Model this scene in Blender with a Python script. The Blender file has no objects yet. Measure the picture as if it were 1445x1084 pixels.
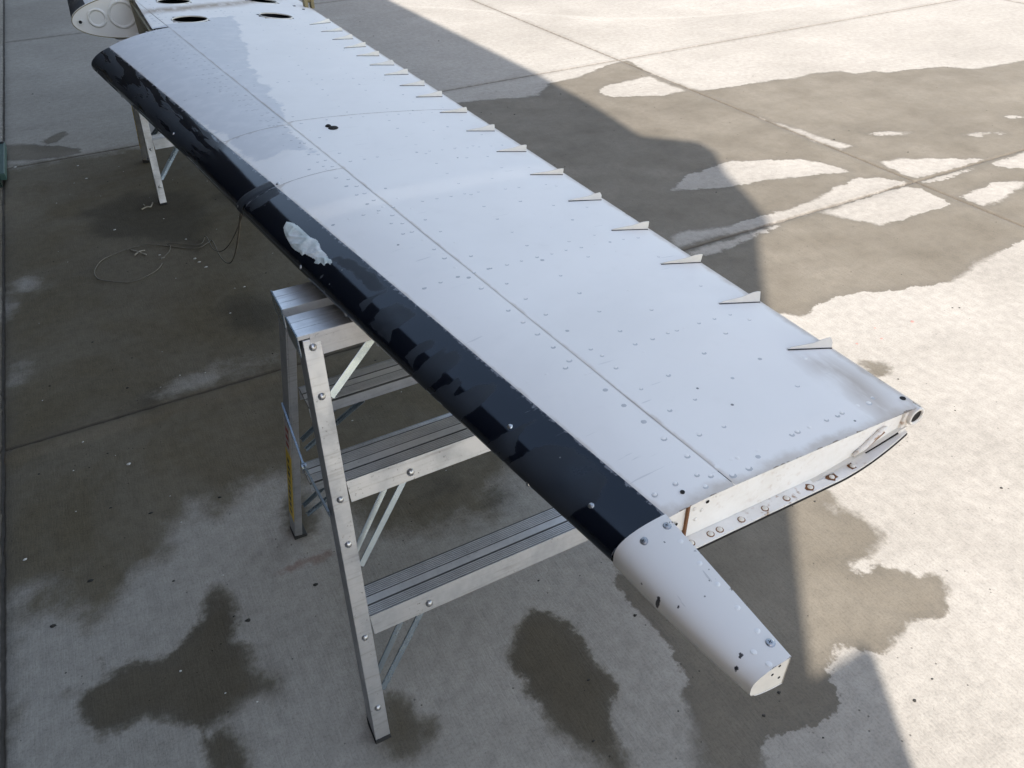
import bpy, math, random
import numpy as np
from mathutils import Vector, Matrix, noise as mnoise
random.seed(7)
rng = np.random.default_rng(7)
SC = bpy.context.scene
COL = SC.collection

# ------------------------------------------------------------------ camera, sky, sun, exposure
CAM_H = 1.62
cam = bpy.data.cameras.new('camera')
cam.sensor_fit = 'HORIZONTAL'; cam.sensor_width = 36.0; cam.lens = 36.0 * 1084 / 1445
cam.clip_start = 0.02; cam.clip_end = 2000
camo = bpy.data.objects.new('camera', cam); COL.objects.link(camo)
Rm = Matrix(((0.88366981, 0.29980766, -0.35950387),
             (-0.46762421, 0.53036382, -0.70713635),
             (-0.02133704, 0.79298776, 0.60886382)))
camo.matrix_world = Matrix.Translation((0, 0, CAM_H)) @ Rm.to_4x4()
SC.camera = camo

SUN_EL = math.radians(40)
SX, SY = 0.63, 0.7766                      # direction in which shadows run on the ground
w = bpy.data.worlds.new('World'); SC.world = w; w.use_nodes = True
nt = w.node_tree
bg = nt.nodes['Background']; sk = nt.nodes.new('ShaderNodeTexSky')
sk.sky_type = 'NISHITA'; sk.sun_disc = False
sk.sun_elevation = SUN_EL; sk.sun_rotation = math.atan2(-SX, -SY) % (2 * math.pi)
sk.air_density = 1.0; sk.dust_density = 0.6; sk.ozone_density = 1.2
tint = nt.nodes.new('ShaderNodeMix'); tint.data_type = 'RGBA'; tint.blend_type = 'MULTIPLY'; tint.inputs[0].default_value = 1
tint.inputs[7].default_value = (1.22, 1.0, .81, 1)          # the camera's white balance for open shade
nt.links.new(sk.outputs[0], tint.inputs[6]); nt.links.new(tint.outputs[2], bg.inputs[0]); bg.inputs[1].default_value = 0.15
sun = bpy.data.lights.new('sun', 'SUN'); sun.energy = 2.9; sun.angle = math.radians(0.5)
sun.color = (1.0, 0.96, 0.925)
suno = bpy.data.objects.new('sun', sun); COL.objects.link(suno)
c_ = math.cos(SUN_EL)
suno.rotation_euler = Vector((SX * c_, SY * c_, -math.sin(SUN_EL))).to_track_quat('-Z', 'Y').to_euler()
suno.location = (-8, -10, 14)
SC.view_settings.view_transform = 'Standard'; SC.view_settings.look = 'None'
SC.view_settings.exposure = 1.60; SC.view_settings.gamma = 1.0
SC.view_settings.use_curve_mapping = False

# ------------------------------------------------------------------ traced outlines, metres
WET = [[(2.056,4.791),(2.611,4.624),(2.8,4.826),(3.088,4.846),(3.387,4.978),(3.507,5.015),(3.6,5.001),(3.549,4.659),(3.548,4.455),(3.564,4.27),(3.586,4.144),(3.818,4.092),(4.056,4.077),(4.331,4.022),(4.541,4.032),(4.73,3.975),(4.76,3.873),(4.917,3.857),(4.959,3.768),(5.173,3.737),(5.417,3.666),(5.522,3.516),(5.758,3.493),(6.03,3.473),(7.155,3.343),(5.934,1.86),(4.119,1.612),(3.423,1.685),(3.308,1.682),(3.174,1.67),(3.012,1.634),(2.836,1.599),(2.734,1.632),(2.585,1.666),(2.469,1.726),(2.373,1.75),(2.287,1.749),(2.231,1.739),(2.186,1.716),(2.126,1.715),(2.088,1.755),(2.044,1.797),(1.604,2.05),(1.535,3.645)],[(1.4,1.055),(1.537,1.081),(1.518,1.006),(1.514,0.975),(1.512,0.941),(1.492,0.896),(1.519,0.875),(1.528,0.834),(1.522,0.79),(1.499,0.774),(1.46,0.768),(1.433,0.758),(1.417,0.753),(1.379,0.766),(1.347,0.76),(1.36,0.729),(1.407,0.716),(1.421,0.724),(1.455,0.695),(1.481,0.654),(1.52,0.643),(1.543,0.61),(1.526,0.564),(1.487,0.542),(1.434,0.533),(1.402,0.555),(1.347,0.576),(1.317,0.547),(1.284,0.556),(1.265,0.531),(1.228,0.524),(1.207,0.538),(1.198,0.568),(1.171,0.59),(1.126,0.59),(1.092,0.558),(1.06,0.535),(1.056,0.49),(0.998,0.484),(0.924,0.484),(0.85,0.5),(0.814,0.478),(0.778,0.447),(0.664,0.509),(0.705,0.571),(0.748,0.639),(0.778,0.701),(0.8,0.762),(0.8,0.851),(0.795,0.937),(0.801,1.009),(0.823,1.076),(0.962,1.142),(1.203,1.132)],[(0.551,1.037),(0.501,1.008),(0.469,0.974),(0.453,0.946),(0.444,0.9),(0.455,0.853),(0.461,0.817),(0.453,0.783),(0.46,0.742),(0.476,0.71),(0.487,0.679),(0.499,0.655),(0.491,0.602),(0.546,0.572),(0.559,0.651),(0.584,0.71),(0.616,0.74),(0.632,0.771),(0.629,0.813),(0.627,0.846),(0.639,0.883),(0.617,0.952),(0.596,1.002),(0.575,1.019)],[(0.174,0.997),(0.193,0.97),(0.204,0.937),(0.214,0.907),(0.235,0.888),(0.235,0.865),(0.213,0.844),(0.191,0.865),(0.179,0.841),(0.155,0.83),(0.13,0.85),(0.115,0.881),(0.115,0.91),(0.145,0.968)],[(0.127,1.731),(0.101,1.665),(0.101,1.603),(0.133,1.556),(0.175,1.563),(0.177,1.639),(0.165,1.709)],[(-0.126,1.501),(-0.097,1.457),(-0.091,1.375),(-0.1,1.347),(-0.115,1.307),(-0.077,1.255),(-0.08,1.194),(-0.045,1.147),(-0.045,1.122),(-0.087,1.141),(-0.143,1.123),(-0.189,1.112),(-0.224,1.127),(-0.271,1.166),(-0.327,1.187),(-0.382,1.206),(-0.423,1.215),(-0.452,1.251),(-0.463,1.297),(-0.447,1.323),(-0.396,1.347),(-0.343,1.373),(-0.301,1.354),(-0.254,1.319),(-0.243,1.352),(-0.218,1.363),(-0.206,1.395),(-0.174,1.413),(-0.159,1.456)],[(-0.211,1.107),(-0.177,1.085),(-0.154,1.04),(-0.149,1.003),(-0.156,0.962),(-0.242,1.008),(-0.226,1.059)],[(-0.421,1.43),(-0.407,1.416),(-0.408,1.395),(-0.42,1.397),(-0.428,1.412)],[(-0.486,1.371),(-0.472,1.359),(-0.476,1.337),(-0.487,1.347)],[(-0.634,5.509),(-0.481,5.443),(-0.368,5.333),(-0.211,5.198),(-0.195,5.095),(-0.377,5.101),(-0.633,5.205),(-0.781,5.331)],[(-0.328,5.536),(-0.269,5.589),(-0.261,5.496),(-0.326,5.392),(-0.382,5.37),(-0.411,5.443),(-0.361,5.512)],[(2.099,1.392),(2.13,1.379),(2.161,1.347),(2.16,1.319),(2.125,1.295),(2.08,1.297),(2.052,1.318)]]
DRY = [[(2.998,4.493),(3.117,4.569),(3.207,4.571),(3.369,4.588),(3.506,4.583),(3.497,4.389),(3.505,4.194),(3.319,4.183),(3.167,4.26),(3.039,4.322),(2.995,4.384)],[(2.492,2.954),(2.614,3.022),(2.772,3.041),(2.935,3.06),(3.112,2.977),(3.283,2.887),(3.356,2.748),(3.368,2.627),(3.228,2.678),(3.068,2.718),(2.937,2.786),(2.772,2.788),(2.634,2.818),(2.5,2.877),(2.424,2.912)],[(2.105,2.503),(2.21,2.508),(2.374,2.455),(2.592,2.458),(2.762,2.449),(2.908,2.457),(3.065,2.491),(3.205,2.53),(3.351,2.549),(3.444,2.494),(3.499,2.408),(3.515,2.377),(3.203,2.369),(2.962,2.368),(2.729,2.368),(2.601,2.373),(2.405,2.369),(2.248,2.403),(2.133,2.39),(2.062,2.4)],[(2.077,2.338),(2.164,2.349),(2.281,2.344),(2.447,2.345),(2.609,2.334),(2.465,2.318),(2.312,2.286),(2.14,2.271),(2.088,2.308)],[(2.872,2.352),(3.012,2.348),(3.211,2.355),(3.448,2.365),(3.502,2.302),(3.491,2.189),(3.488,2.095),(3.354,2.1),(3.258,2.101),(3.118,2.104),(3.007,2.109),(2.967,2.184),(2.917,2.258)],[(3.619,2.649),(3.748,2.619),(3.908,2.522),(4.107,2.391),(3.87,2.383),(3.605,2.387),(3.574,2.449),(3.581,2.522)],[(3.56,2.35),(3.829,2.351),(4.02,2.327),(3.876,2.323),(3.666,2.308)],[(3.587,2.132),(3.725,2.149),(3.9,2.158),(4.014,2.09),(4.135,2.039),(3.95,2.046),(3.82,2.043),(3.716,2.007),(3.587,2.008)],[(4.08,2.337),(4.384,2.344),(4.513,2.328),(4.279,2.172),(4.175,2.2),(4.103,2.243)],[(3.884,2.986),(4.009,2.952),(4.117,2.872),(4.04,2.877),(3.919,2.924)],[(4.337,2.683),(4.445,2.672),(4.503,2.636),(4.385,2.627)],[(4.808,2.768),(4.881,2.754),(4.914,2.703),(4.823,2.714)],[(4.52,2.612),(4.575,2.62),(4.561,2.588),(4.513,2.576)],[(3.555,3.523),(3.603,3.27),(3.634,3.016),(3.659,2.883),(3.576,2.882),(3.545,3.07),(3.567,3.292)],[(1.471,0.939),(1.474,0.894),(1.493,0.902),(1.484,0.925)]]
DAMP = [[(-2.061,5.792),(-0.99,5.247),(-0.59,5.055),(-0.603,3.578),(-0.62,2.37),(-0.617,1.593),(-0.612,1.2),(-0.969,1.102),(-1.472,2.994)],[(-0.843,5.065),(-0.586,5.053),(0.12,5.025),(0.582,4.639),(0.621,3.405),(0.625,2.869),(0.729,2.551),(0.892,2.229),(1.002,1.774),(0.895,1.586),(0.666,1.431),(0.604,1.355),(0.427,1.394),(0.346,1.483),(0.289,1.592),(0.229,1.707),(0.146,1.839),(0.009,1.796),(-0.049,1.792),(-0.12,1.8),(-0.187,1.772),(-0.197,1.704),(-0.236,1.649),(-0.293,1.611),(-0.345,1.583),(-0.374,1.523),(-0.415,1.52),(-0.458,1.569),(-0.459,1.669),(-0.5,1.684),(-0.518,1.643),(-0.548,1.643),(-0.564,1.724),(-0.587,1.716),(-0.607,1.71),(-0.618,1.594),(-0.715,1.647),(-0.768,3.067)]]
UNDAMP = [[(-0.126,2.429),(-0.071,2.448),(0.055,2.473),(0.157,2.48),(0.272,2.475),(0.265,2.448),(0.145,2.426),(0.042,2.408),(-0.089,2.408)],[(-0.794,3.759),(-0.628,3.524),(-0.601,3.377),(-0.627,3.268),(-0.779,3.355)],[(-0.579,2.897),(-0.546,2.914),(-0.538,2.833),(-0.567,2.776),(-0.58,2.817)],[(-0.546,3.559),(-0.505,3.557),(-0.499,3.463),(-0.537,3.471)]]
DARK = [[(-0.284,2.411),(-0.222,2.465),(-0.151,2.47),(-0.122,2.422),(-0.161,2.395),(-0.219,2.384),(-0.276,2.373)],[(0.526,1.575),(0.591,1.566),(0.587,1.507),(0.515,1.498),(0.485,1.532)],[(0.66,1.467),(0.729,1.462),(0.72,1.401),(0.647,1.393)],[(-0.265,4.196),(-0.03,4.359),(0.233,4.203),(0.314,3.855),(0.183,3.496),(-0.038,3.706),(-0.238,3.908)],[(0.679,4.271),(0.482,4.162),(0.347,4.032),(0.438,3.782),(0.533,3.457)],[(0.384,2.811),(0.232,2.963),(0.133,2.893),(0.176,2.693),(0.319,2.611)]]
PALE = [[(2.823,7.824),(3.238,7.395),(3.609,6.93),(3.936,6.574),(4.251,6.23),(4.619,5.986),(4.982,5.843),(5.458,5.728),(6.01,5.675)],[(3.961,6.489),(4.078,6.313),(4.206,6.162)]]
VG = [(0.7458,3.0122,0.8441,3.0911),(0.7517,2.8917,0.8406,2.9342),(0.7537,2.766,0.8361,2.8005),(0.752,2.6372,0.8401,2.6782),(0.7587,2.5279,0.8385,2.5418),(0.7596,2.4061,0.8421,2.416),(0.7617,2.284,0.843,2.2984),(0.764,2.1626,0.8403,2.164),(0.7653,2.0427,0.8438,2.0441),(0.7705,1.8917,0.845,1.8851),(0.7724,1.7319,0.8451,1.7208),(0.7755,1.573,0.8462,1.5581),(0.778,1.4156,0.8499,1.3966),(0.7803,1.258,0.8505,1.2423),(0.7832,1.1045,0.8539,1.0842),(0.7859,0.9517,0.8589,0.9304),(0.789,0.7987,0.8557,0.7756),(0.7941,0.6481,0.8615,0.6226)]
MATTE = [[(-0.146,2.871),(0.1,2.978),(0.276,3.015),(0.507,3.126),(0.454,2.713),(0.421,2.496),(0.403,2.306),(0.397,2.104),(0.376,1.936),(0.374,1.805),(0.386,1.703),(0.329,1.762),(0.274,1.74),(0.235,1.781),(0.242,1.885),(0.237,1.939),(0.095,2.405)]]
DIRT = [[(0.805,0.618),(0.832,0.595),(0.841,0.551),(0.832,0.499),(0.816,0.464),(0.784,0.464),(0.795,0.491),(0.792,0.519),(0.807,0.558),(0.794,0.593)],[(0.197,3.201),(0.353,3.208),(0.543,3.3),(0.783,3.532),(0.9,3.758),(0.564,3.404),(0.368,3.306),(0.219,3.277)]]
BLOTCH = [[(0.933,16.1),(0.933,34.1),(0.933,44.1),(0.925,47.7),(0.918,46.3),(0.91,39.8),(0.914,32.6),(0.91,21.1),(0.902,11.1)],[(0.894,17.6),(0.894,34.1),(0.898,47.0),(0.891,46.3),(0.887,38.4),(0.883,49.9),(0.867,50.6),(0.856,47.7),(0.848,38.4),(0.852,33.3),(0.848,22.6),(0.871,-27.7),(0.91,-30.6)],[(0.867,-31.3),(0.829,29.0),(0.829,36.9),(0.813,34.1),(0.809,29.0),(0.802,12.5)],[(0.833,-30.6),(0.798,31.2),(0.798,42.0),(0.786,49.1),(0.779,52.7),(0.767,47.0),(0.763,40.5),(0.759,29.0),(0.782,-31.3),(0.806,-32.0)],[(0.724,-30.6),(0.694,28.3),(0.69,41.2),(0.686,51.3),(0.686,42.7),(0.678,32.6),(0.659,20.4),(0.686,-27.7),(0.678,6.8)],[(0.667,-26.3),(0.647,25.4),(0.647,36.9),(0.636,45.6),(0.616,52.7),(0.593,54.9),(0.562,55.6),(0.547,52.7),(0.531,36.2),(0.555,-30.6),(0.566,-17.6),(0.62,-28.4)],[(1.099,24.0),(1.099,37.7),(1.095,49.1),(1.088,49.1),(1.088,39.1),(1.08,31.2),(1.076,21.1)],[(1.049,24.7),(1.057,37.7),(1.049,47.7),(1.033,52.7),(1.03,44.8),(1.03,34.8),(1.022,21.1)],[(1.045,16.8),(1.041,31.9),(1.037,45.6),(1.022,52.7),(0.999,52.7),(0.995,42.0),(0.995,29.8),(0.979,17.6),(1.003,16.1)],[(1.25,39.8),(1.25,45.6),(1.219,49.1),(1.188,51.3),(1.145,52.7),(1.099,52.0),(1.095,47.0),(1.107,42.0),(1.145,43.4),(1.165,41.2),(1.192,42.7),(1.223,39.8)],[(1.605,19.0),(1.601,34.1),(1.594,46.3),(1.582,53.5),(1.555,47.7),(1.547,31.2),(1.559,16.8)]]
PATCH = [(1.443,36.2),(1.427,39.1),(1.404,40.5),(1.377,40.5),(1.35,40.5),(1.331,42.7),(1.312,41.2),(1.296,39.1),(1.277,39.1),(1.258,37.7),(1.25,38.4),(1.242,37.7),(1.238,34.8),(1.25,34.1),(1.246,29.8),(1.261,30.5),(1.261,26.9),(1.273,24.7),(1.277,28.3),(1.296,26.9),(1.315,24.7),(1.315,21.1),(1.327,21.9),(1.342,20.4),(1.362,20.4),(1.389,23.3),(1.412,26.2),(1.431,29.8)]
FLANGE = [(0.744,0.4559),(0.7055,0.4526),(0.6669,0.4532),(0.6258,0.4513),(0.5893,0.4505),(0.5507,0.4528),(0.5161,0.4546),(0.5017,0.4573),(0.4719,0.4583)]
CORD = [(0.013,3.416),(-0.008,3.369),(-0.055,3.325),(-0.114,3.31),(-0.161,3.323),(-0.214,3.361),(-0.252,3.417),(-0.257,3.492),(-0.222,3.575),(-0.158,3.623),(-0.089,3.641),(-0.015,3.636),(0.072,3.568),(0.172,3.486),(0.223,3.505),(0.252,3.528)]
CORD_TOP = [(1.721,-24.1),(1.702,-24.1)]
CORD2 = [(0.01,3.456),(0.023,3.463),(0.058,3.513),(0.072,3.568),(0.068,3.603)]
TWIG = [[(0.005,4.066),(0.034,4.078),(0.051,4.077),(0.066,4.117)],[(-0.094,3.625),(-0.066,3.577),(-0.037,3.537)],[(-0.086,3.558),(-0.059,3.581),(-0.037,3.584)],[(0.022,4.124),(0.026,4.101)]]
SPECKS = [(0.088,3.904),(-0.138,3.897),(0.146,3.616),(0.161,3.353),(0.18,3.29),(0.015,3.514),(-0.238,4.893),(-0.554,5.058),(-0.21,4.664),(-0.371,4.386),(0.025,3.478),(0.29,3.029),(0.194,2.846),(-0.267,2.106),(-0.562,1.84),(0.15,3.397)]
GRIT = [(2.288,7.367),(2.214,6.799),(2.364,6.701),(2.096,7.113),(2.583,7.043),(2.125,4.513),(2.167,4.455),(2.621,6.336),(2.409,4.86),(2.504,4.801),(2.288,4.364),(2.753,4.572),(2.757,4.255),(5.423,3.641),(3.659,3.014),(3.853,2.665),(4.072,2.365),(1.958,6.549),(1.274,0.434),(-0.336,1.933),(-0.41,1.676),(-0.215,1.568),(-0.505,1.569),(-0.069,1.351),(0.11,1.376),(0.624,1.106),(0.586,0.806),(-0.332,6.27),(-0.431,6.555),(-0.321,2.191),(-0.469,2.673),(-0.235,1.854)]
REDMARK = [(2.307,1.515),(2.271,1.453),(2.168,1.475),(2.463,1.476)]
RED2 = [(0.049,1.462),(0.105,1.458),(0.156,1.466),(0.177,1.471)]
SOAK = [[(0.551,1.037),(0.501,1.008),(0.469,0.974),(0.453,0.946),(0.444,0.9),(0.455,0.853),(0.461,0.817),(0.453,0.783),(0.46,0.742),(0.476,0.71),(0.487,0.679),(0.499,0.655),(0.491,0.602),(0.546,0.572),(0.559,0.651),(0.584,0.71),(0.616,0.74),(0.632,0.771),(0.629,0.813),(0.627,0.846),(0.639,0.883),(0.617,0.952),(0.596,1.002),(0.575,1.019)],[(0.174,0.997),(0.193,0.97),(0.204,0.937),(0.214,0.907),(0.235,0.888),(0.235,0.865),(0.213,0.844),(0.191,0.865),(0.179,0.841),(0.155,0.83),(0.13,0.85),(0.115,0.881),(0.115,0.91),(0.145,0.968)],[(0.127,1.731),(0.101,1.665),(0.101,1.603),(0.133,1.556),(0.175,1.563),(0.177,1.639),(0.165,1.709)],[(-0.126,1.501),(-0.097,1.457),(-0.091,1.375),(-0.1,1.347),(-0.115,1.307),(-0.077,1.255),(-0.08,1.194),(-0.045,1.147),(-0.045,1.122),(-0.087,1.141),(-0.143,1.123),(-0.189,1.112),(-0.224,1.127),(-0.271,1.166),(-0.327,1.187),(-0.382,1.206),(-0.423,1.215),(-0.452,1.251),(-0.463,1.297),(-0.447,1.323),(-0.396,1.347),(-0.343,1.373),(-0.301,1.354),(-0.254,1.319),(-0.243,1.352),(-0.218,1.363),(-0.206,1.395),(-0.174,1.413),(-0.159,1.456)],[(-0.211,1.107),(-0.177,1.085),(-0.154,1.04),(-0.149,1.003),(-0.156,0.962),(-0.242,1.008),(-0.226,1.059)]]
HCHIP = [(0.3668,0.3883,0.0019),(0.4062,0.4334,0.0012),(0.3754,0.3659,0.001),(0.4254,0.3806,0.0012),(0.4172,0.3693,0.001),(0.4272,0.4068,0.0012),(0.4304,0.4506,0.0012),(0.3933,0.2895,0.0015),(0.3913,0.2886,0.0011),(0.3835,0.2835,0.0014),(0.3979,0.2584,0.0012),(0.4346,0.3034,0.0012),(0.4333,0.2949,0.0012),(0.4312,0.4666,0.0009),(0.339,0.3598,0.0009),(0.5238,0.3914,0.0)]


# ------------------------------------------------------------------ helpers
class MB:
    """collects simple shapes and links them as one mesh object"""
    def __init__(s): s.v = []; s.f = []; s.m = []; s.mi = 0
    def add(s, vs, fs):
        n = len(s.v); s.v += [tuple(float(c) for c in p) for p in vs]
        for f in fs: s.f.append(tuple(i + n for i in f)); s.m.append(s.mi)
    def box(s, lo, hi):
        x0, y0, z0 = lo; x1, y1, z1 = hi
        s.add([(x0,y0,z0),(x1,y0,z0),(x1,y1,z0),(x0,y1,z0),(x0,y0,z1),(x1,y0,z1),(x1,y1,z1),(x0,y1,z1)],
              [(3,2,1,0),(4,5,6,7),(0,1,5,4),(1,2,6,5),(2,3,7,6),(3,0,4,7)])
    def hexa(s, p):                       # eight corners: bottom ring then top ring
        s.add(p, [(3,2,1,0),(4,5,6,7),(0,1,5,4),(1,2,6,5),(2,3,7,6),(3,0,4,7)])
    def bar(s, a, b, w, h, up=(0,0,1)):   # rectangular bar from a to b
        a = Vector(a); b = Vector(b); d = (b - a).normalized(); u = Vector(up)
        if abs(d.dot(u)) > .98: u = Vector((1,0,0))
        r = d.cross(u).normalized(); t = r.cross(d).normalized()
        p = []
        for q in (a, b):
            p += [q - r*w/2 - t*h/2, q + r*w/2 - t*h/2, q + r*w/2 + t*h/2, q - r*w/2 + t*h/2]
        s.hexa(p)
    def tube(s, pts, r, n=8, cap=True):
        pts = [Vector(p) for p in pts]; rings = []; vs = []
        u = None
        for i, p in enumerate(pts):
            d = (pts[min(i+1, len(pts)-1)] - pts[max(i-1, 0)]).normalized()
            if u is None: u = d.cross(Vector((0,0,1)) if abs(d.z) < .9 else Vector((1,0,0))).normalized()
            u = (u - d*u.dot(d)).normalized(); v = d.cross(u)
            rr = r[i] if isinstance(r, (list, tuple)) else r
            for k in range(n):
                a = 2*math.pi*k/n; vs.append(p + u*rr*math.cos(a) + v*rr*math.sin(a))
        fs = []
        for i in range(len(pts)-1):
            for k in range(n): fs.append((i*n+k, i*n+(k+1)%n, (i+1)*n+(k+1)%n, (i+1)*n+k))
        if cap: fs += [tuple(range(n))[::-1], tuple(range((len(pts)-1)*n, len(pts)*n))]
        s.add(vs, fs)
    def dome(s, c, nrm, r, h, n=8, rings=2):
        nrm = Vector(nrm).normalized(); u = nrm.orthogonal().normalized(); v = nrm.cross(u); c = Vector(c)
        vs = []
        for i in range(rings + 1):
            a = i / (rings + .45) * math.pi / 2
            for k in range(n):
                t = 2*math.pi*k/n
                vs.append(c + (u*math.cos(t) + v*math.sin(t))*r*math.cos(a) + nrm*h*math.sin(a))
        fs = []
        for i in range(rings):
            for k in range(n): fs.append((i*n+k, i*n+(k+1)%n, (i+1)*n+(k+1)%n, (i+1)*n+k))
        fs.append(tuple(range(rings*n, rings*n+n)))
        s.add(vs, fs)
    def build(s, name, mats, parent=None, smooth=False, bevel=0):
        me = bpy.data.meshes.new(name); me.from_pydata(s.v, [], s.f); me.update()
        if not isinstance(mats, (list, tuple)): mats = [mats]
        for m in mats: me.materials.append(m)
        if len(mats) > 1: me.polygons.foreach_set('material_index', s.m)
        if smooth: me.polygons.foreach_set('use_smooth', [True]*len(me.polygons))
        o = bpy.data.objects.new(name, me); COL.objects.link(o)
        if parent: o.parent = parent
        if bevel:
            b = o.modifiers.new('bevel', 'BEVEL'); b.width = bevel; b.segments = 2; b.limit_method = 'ANGLE'
            b.angle_limit = math.radians(40)
        return o
def empty(name, loc=(0,0,0)):
    o = bpy.data.objects.new(name, None); COL.objects.link(o); o.location = loc; o.empty_display_size = .1
    return o
def tag(o, label=None, cat=None, group=None, kind=None):
    if label: o['label'] = label
    if cat: o['category'] = cat
    if group: o['group'] = group
    if kind: o['kind'] = kind
    return o
def grid_mesh(name, P, mats, parent=None, attrs=None, smooth=True, keep=None):
    """P: (n, m, 3) array of points -> quad sheet"""
    n, m = P.shape[:2]
    idx = np.arange(n*m).reshape(n, m)
    q = np.stack([idx[:-1,:-1], idx[1:,:-1], idx[1:,1:], idx[:-1,1:]], -1).reshape(-1, 4)
    if keep is not None: q = q[keep.reshape(-1)]
    me = bpy.data.meshes.new(name)
    me.from_pydata(P.reshape(-1, 3).tolist(), [], q.tolist()); me.update()
    for k, a in (attrs or {}).items():
        at = me.attributes.new(k, 'FLOAT', 'POINT'); at.data.foreach_set('value', np.asarray(a, np.float32).reshape(-1))
    for mm in (mats if isinstance(mats, (list, tuple)) else [mats]): me.materials.append(mm)
    if smooth: me.polygons.foreach_set('use_smooth', [True]*len(me.polygons))
    o = bpy.data.objects.new(name, me); COL.objects.link(o)
    if parent: o.parent = parent
    return o
def sdf(poly, X, Y, far=.4, closed=True):
    """signed distance to one outline, negative inside, clipped at far"""
    p = np.array(poly); out = np.full(X.shape, far)
    lo = p.min(0) - far; hi = p.max(0) + far
    sel = (X > lo[0]) & (X < hi[0]) & (Y > lo[1]) & (Y < hi[1])
    if not sel.any(): return out
    x = X[sel]; y = Y[sel]; d2 = np.full(x.shape, 1e9); ins = np.zeros(x.shape, bool)
    n = len(p)
    for i in range(n if closed else n-1):
        ax, ay = p[i]; bx, by = p[(i+1) % n]; ex, ey = bx-ax, by-ay
        t = np.clip(((x-ax)*ex + (y-ay)*ey) / (ex*ex+ey*ey+1e-12), 0, 1)
        d2 = np.minimum(d2, (x-ax-t*ex)**2 + (y-ay-t*ey)**2)
        if closed:
            c = ((ay > y) != (by > y))
            ins ^= c & (x < ex*(y-ay)/(ey if ey else 1e-12) + ax)
    d = np.sqrt(d2); d[ins] *= -1
    out[sel] = np.clip(d, -far, far)
    return out
def union(polys, X, Y, far=.4):
    d = np.full(X.shape, far)
    for p in polys: d = np.minimum(d, sdf(p, X, Y, far))
    return d

# ---- material helpers
class Mat:
    def __init__(s, name):
        s.m = bpy.data.materials.new(name); s.m.use_nodes = True; s.t = s.m.node_tree
        s.b = s.t.nodes['Principled BSDF']; s.out = s.t.nodes['Material Output']
        s.geo = s.t.nodes.new('ShaderNodeNewGeometry'); s.tc = s.t.nodes.new('ShaderNodeTexCoord')
    def put(s, sock, v):
        if isinstance(v, bpy.types.NodeSocket): s.t.links.new(v, sock)
        elif isinstance(v, (tuple, list)) and len(v) == 3 and sock.type == 'RGBA': sock.default_value = (*v, 1)
        else: sock.default_value = v
    def set(s, **k):
        for a, v in k.items(): s.put(s.b.inputs[a.replace('_', ' ')], v)
    def noise(s, scale, detail=4, rough=.55, vec=None, stretch=None, dist=0, world=True):
        n = s.t.nodes.new('ShaderNodeTexNoise')
        n.inputs['Scale'].default_value = scale; n.inputs['Detail'].default_value = detail
        n.inputs['Roughness'].default_value = rough; n.inputs['Distortion'].default_value = dist
        v = vec or (s.geo.outputs['Position'] if world else s.tc.outputs['Object'])
        if stretch: v = s.map(v, stretch)
        s.t.links.new(v, n.inputs['Vector']); return n.outputs['Fac']
    def map(s, v, scale, loc=(0,0,0), rot=(0,0,0)):
        n = s.t.nodes.new('ShaderNodeMapping'); n.inputs['Scale'].default_value = scale
        n.inputs['Location'].default_value = loc; n.inputs['Rotation'].default_value = rot
        s.t.links.new(v, n.inputs['Vector']); return n.outputs[0]
    def voro(s, scale, stretch=None, world=True, out='Distance', rand=1):
        n = s.t.nodes.new('ShaderNodeTexVoronoi'); n.inputs['Scale'].default_value = scale
        n.inputs['Randomness'].default_value = rand
        v = s.geo.outputs['Position'] if world else s.tc.outputs['Object']
        if stretch: v = s.map(v, stretch)
        s.t.links.new(v, n.inputs['Vector']); return n.outputs[out]
    def math(s, op, a, b=0.0, c=None, clamp=False):
        n = s.t.nodes.new('ShaderNodeMath'); n.operation = op; n.use_clamp = clamp
        s.put(n.inputs[0], a); s.put(n.inputs[1], b)
        if c is not None: s.put(n.inputs[2], c)
        return n.outputs[0]
    def step(s, v, a, b, x=0.0, y=1.0, smooth=True):
        n = s.t.nodes.new('ShaderNodeMapRange'); n.interpolation_type = 'SMOOTHSTEP' if smooth else 'LINEAR'
        s.put(n.inputs['Value'], v)
        for k, q in (('From Min', a), ('From Max', b), ('To Min', x), ('To Max', y)): s.put(n.inputs[k], q)
        return n.outputs['Result']
    def mix(s, f, a, b, blend='MIX'):
        n = s.t.nodes.new('ShaderNodeMix'); n.data_type = 'RGBA'; n.blend_type = blend
        s.put(n.inputs[0], f); s.put(n.inputs[6], a); s.put(n.inputs[7], b); return n.outputs[2]
    def attr(s, name):
        n = s.t.nodes.new('ShaderNodeAttribute'); n.attribute_name = name; return n.outputs['Fac']
    def bump(s, h, strength=.3, dist=.002, normal=None):
        n = s.t.nodes.new('ShaderNodeBump'); n.inputs['Strength'].default_value = strength
        n.inputs['Distance'].default_value = dist; s.put(n.inputs['Height'], h)
        if normal: s.put(n.inputs['Normal'], normal)
        return n.outputs[0]
def plain(name, col, rough=.5, metal=0.0, var=.12, scale=40):
    M = Mat(name); n = M.noise(scale)
    M.set(Base_Color=M.mix(n, tuple(c*(1-var) for c in col), tuple(min(1, c*(1+var)) for c in col)), Roughness=rough, Metallic=metal)
    return M.m

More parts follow.
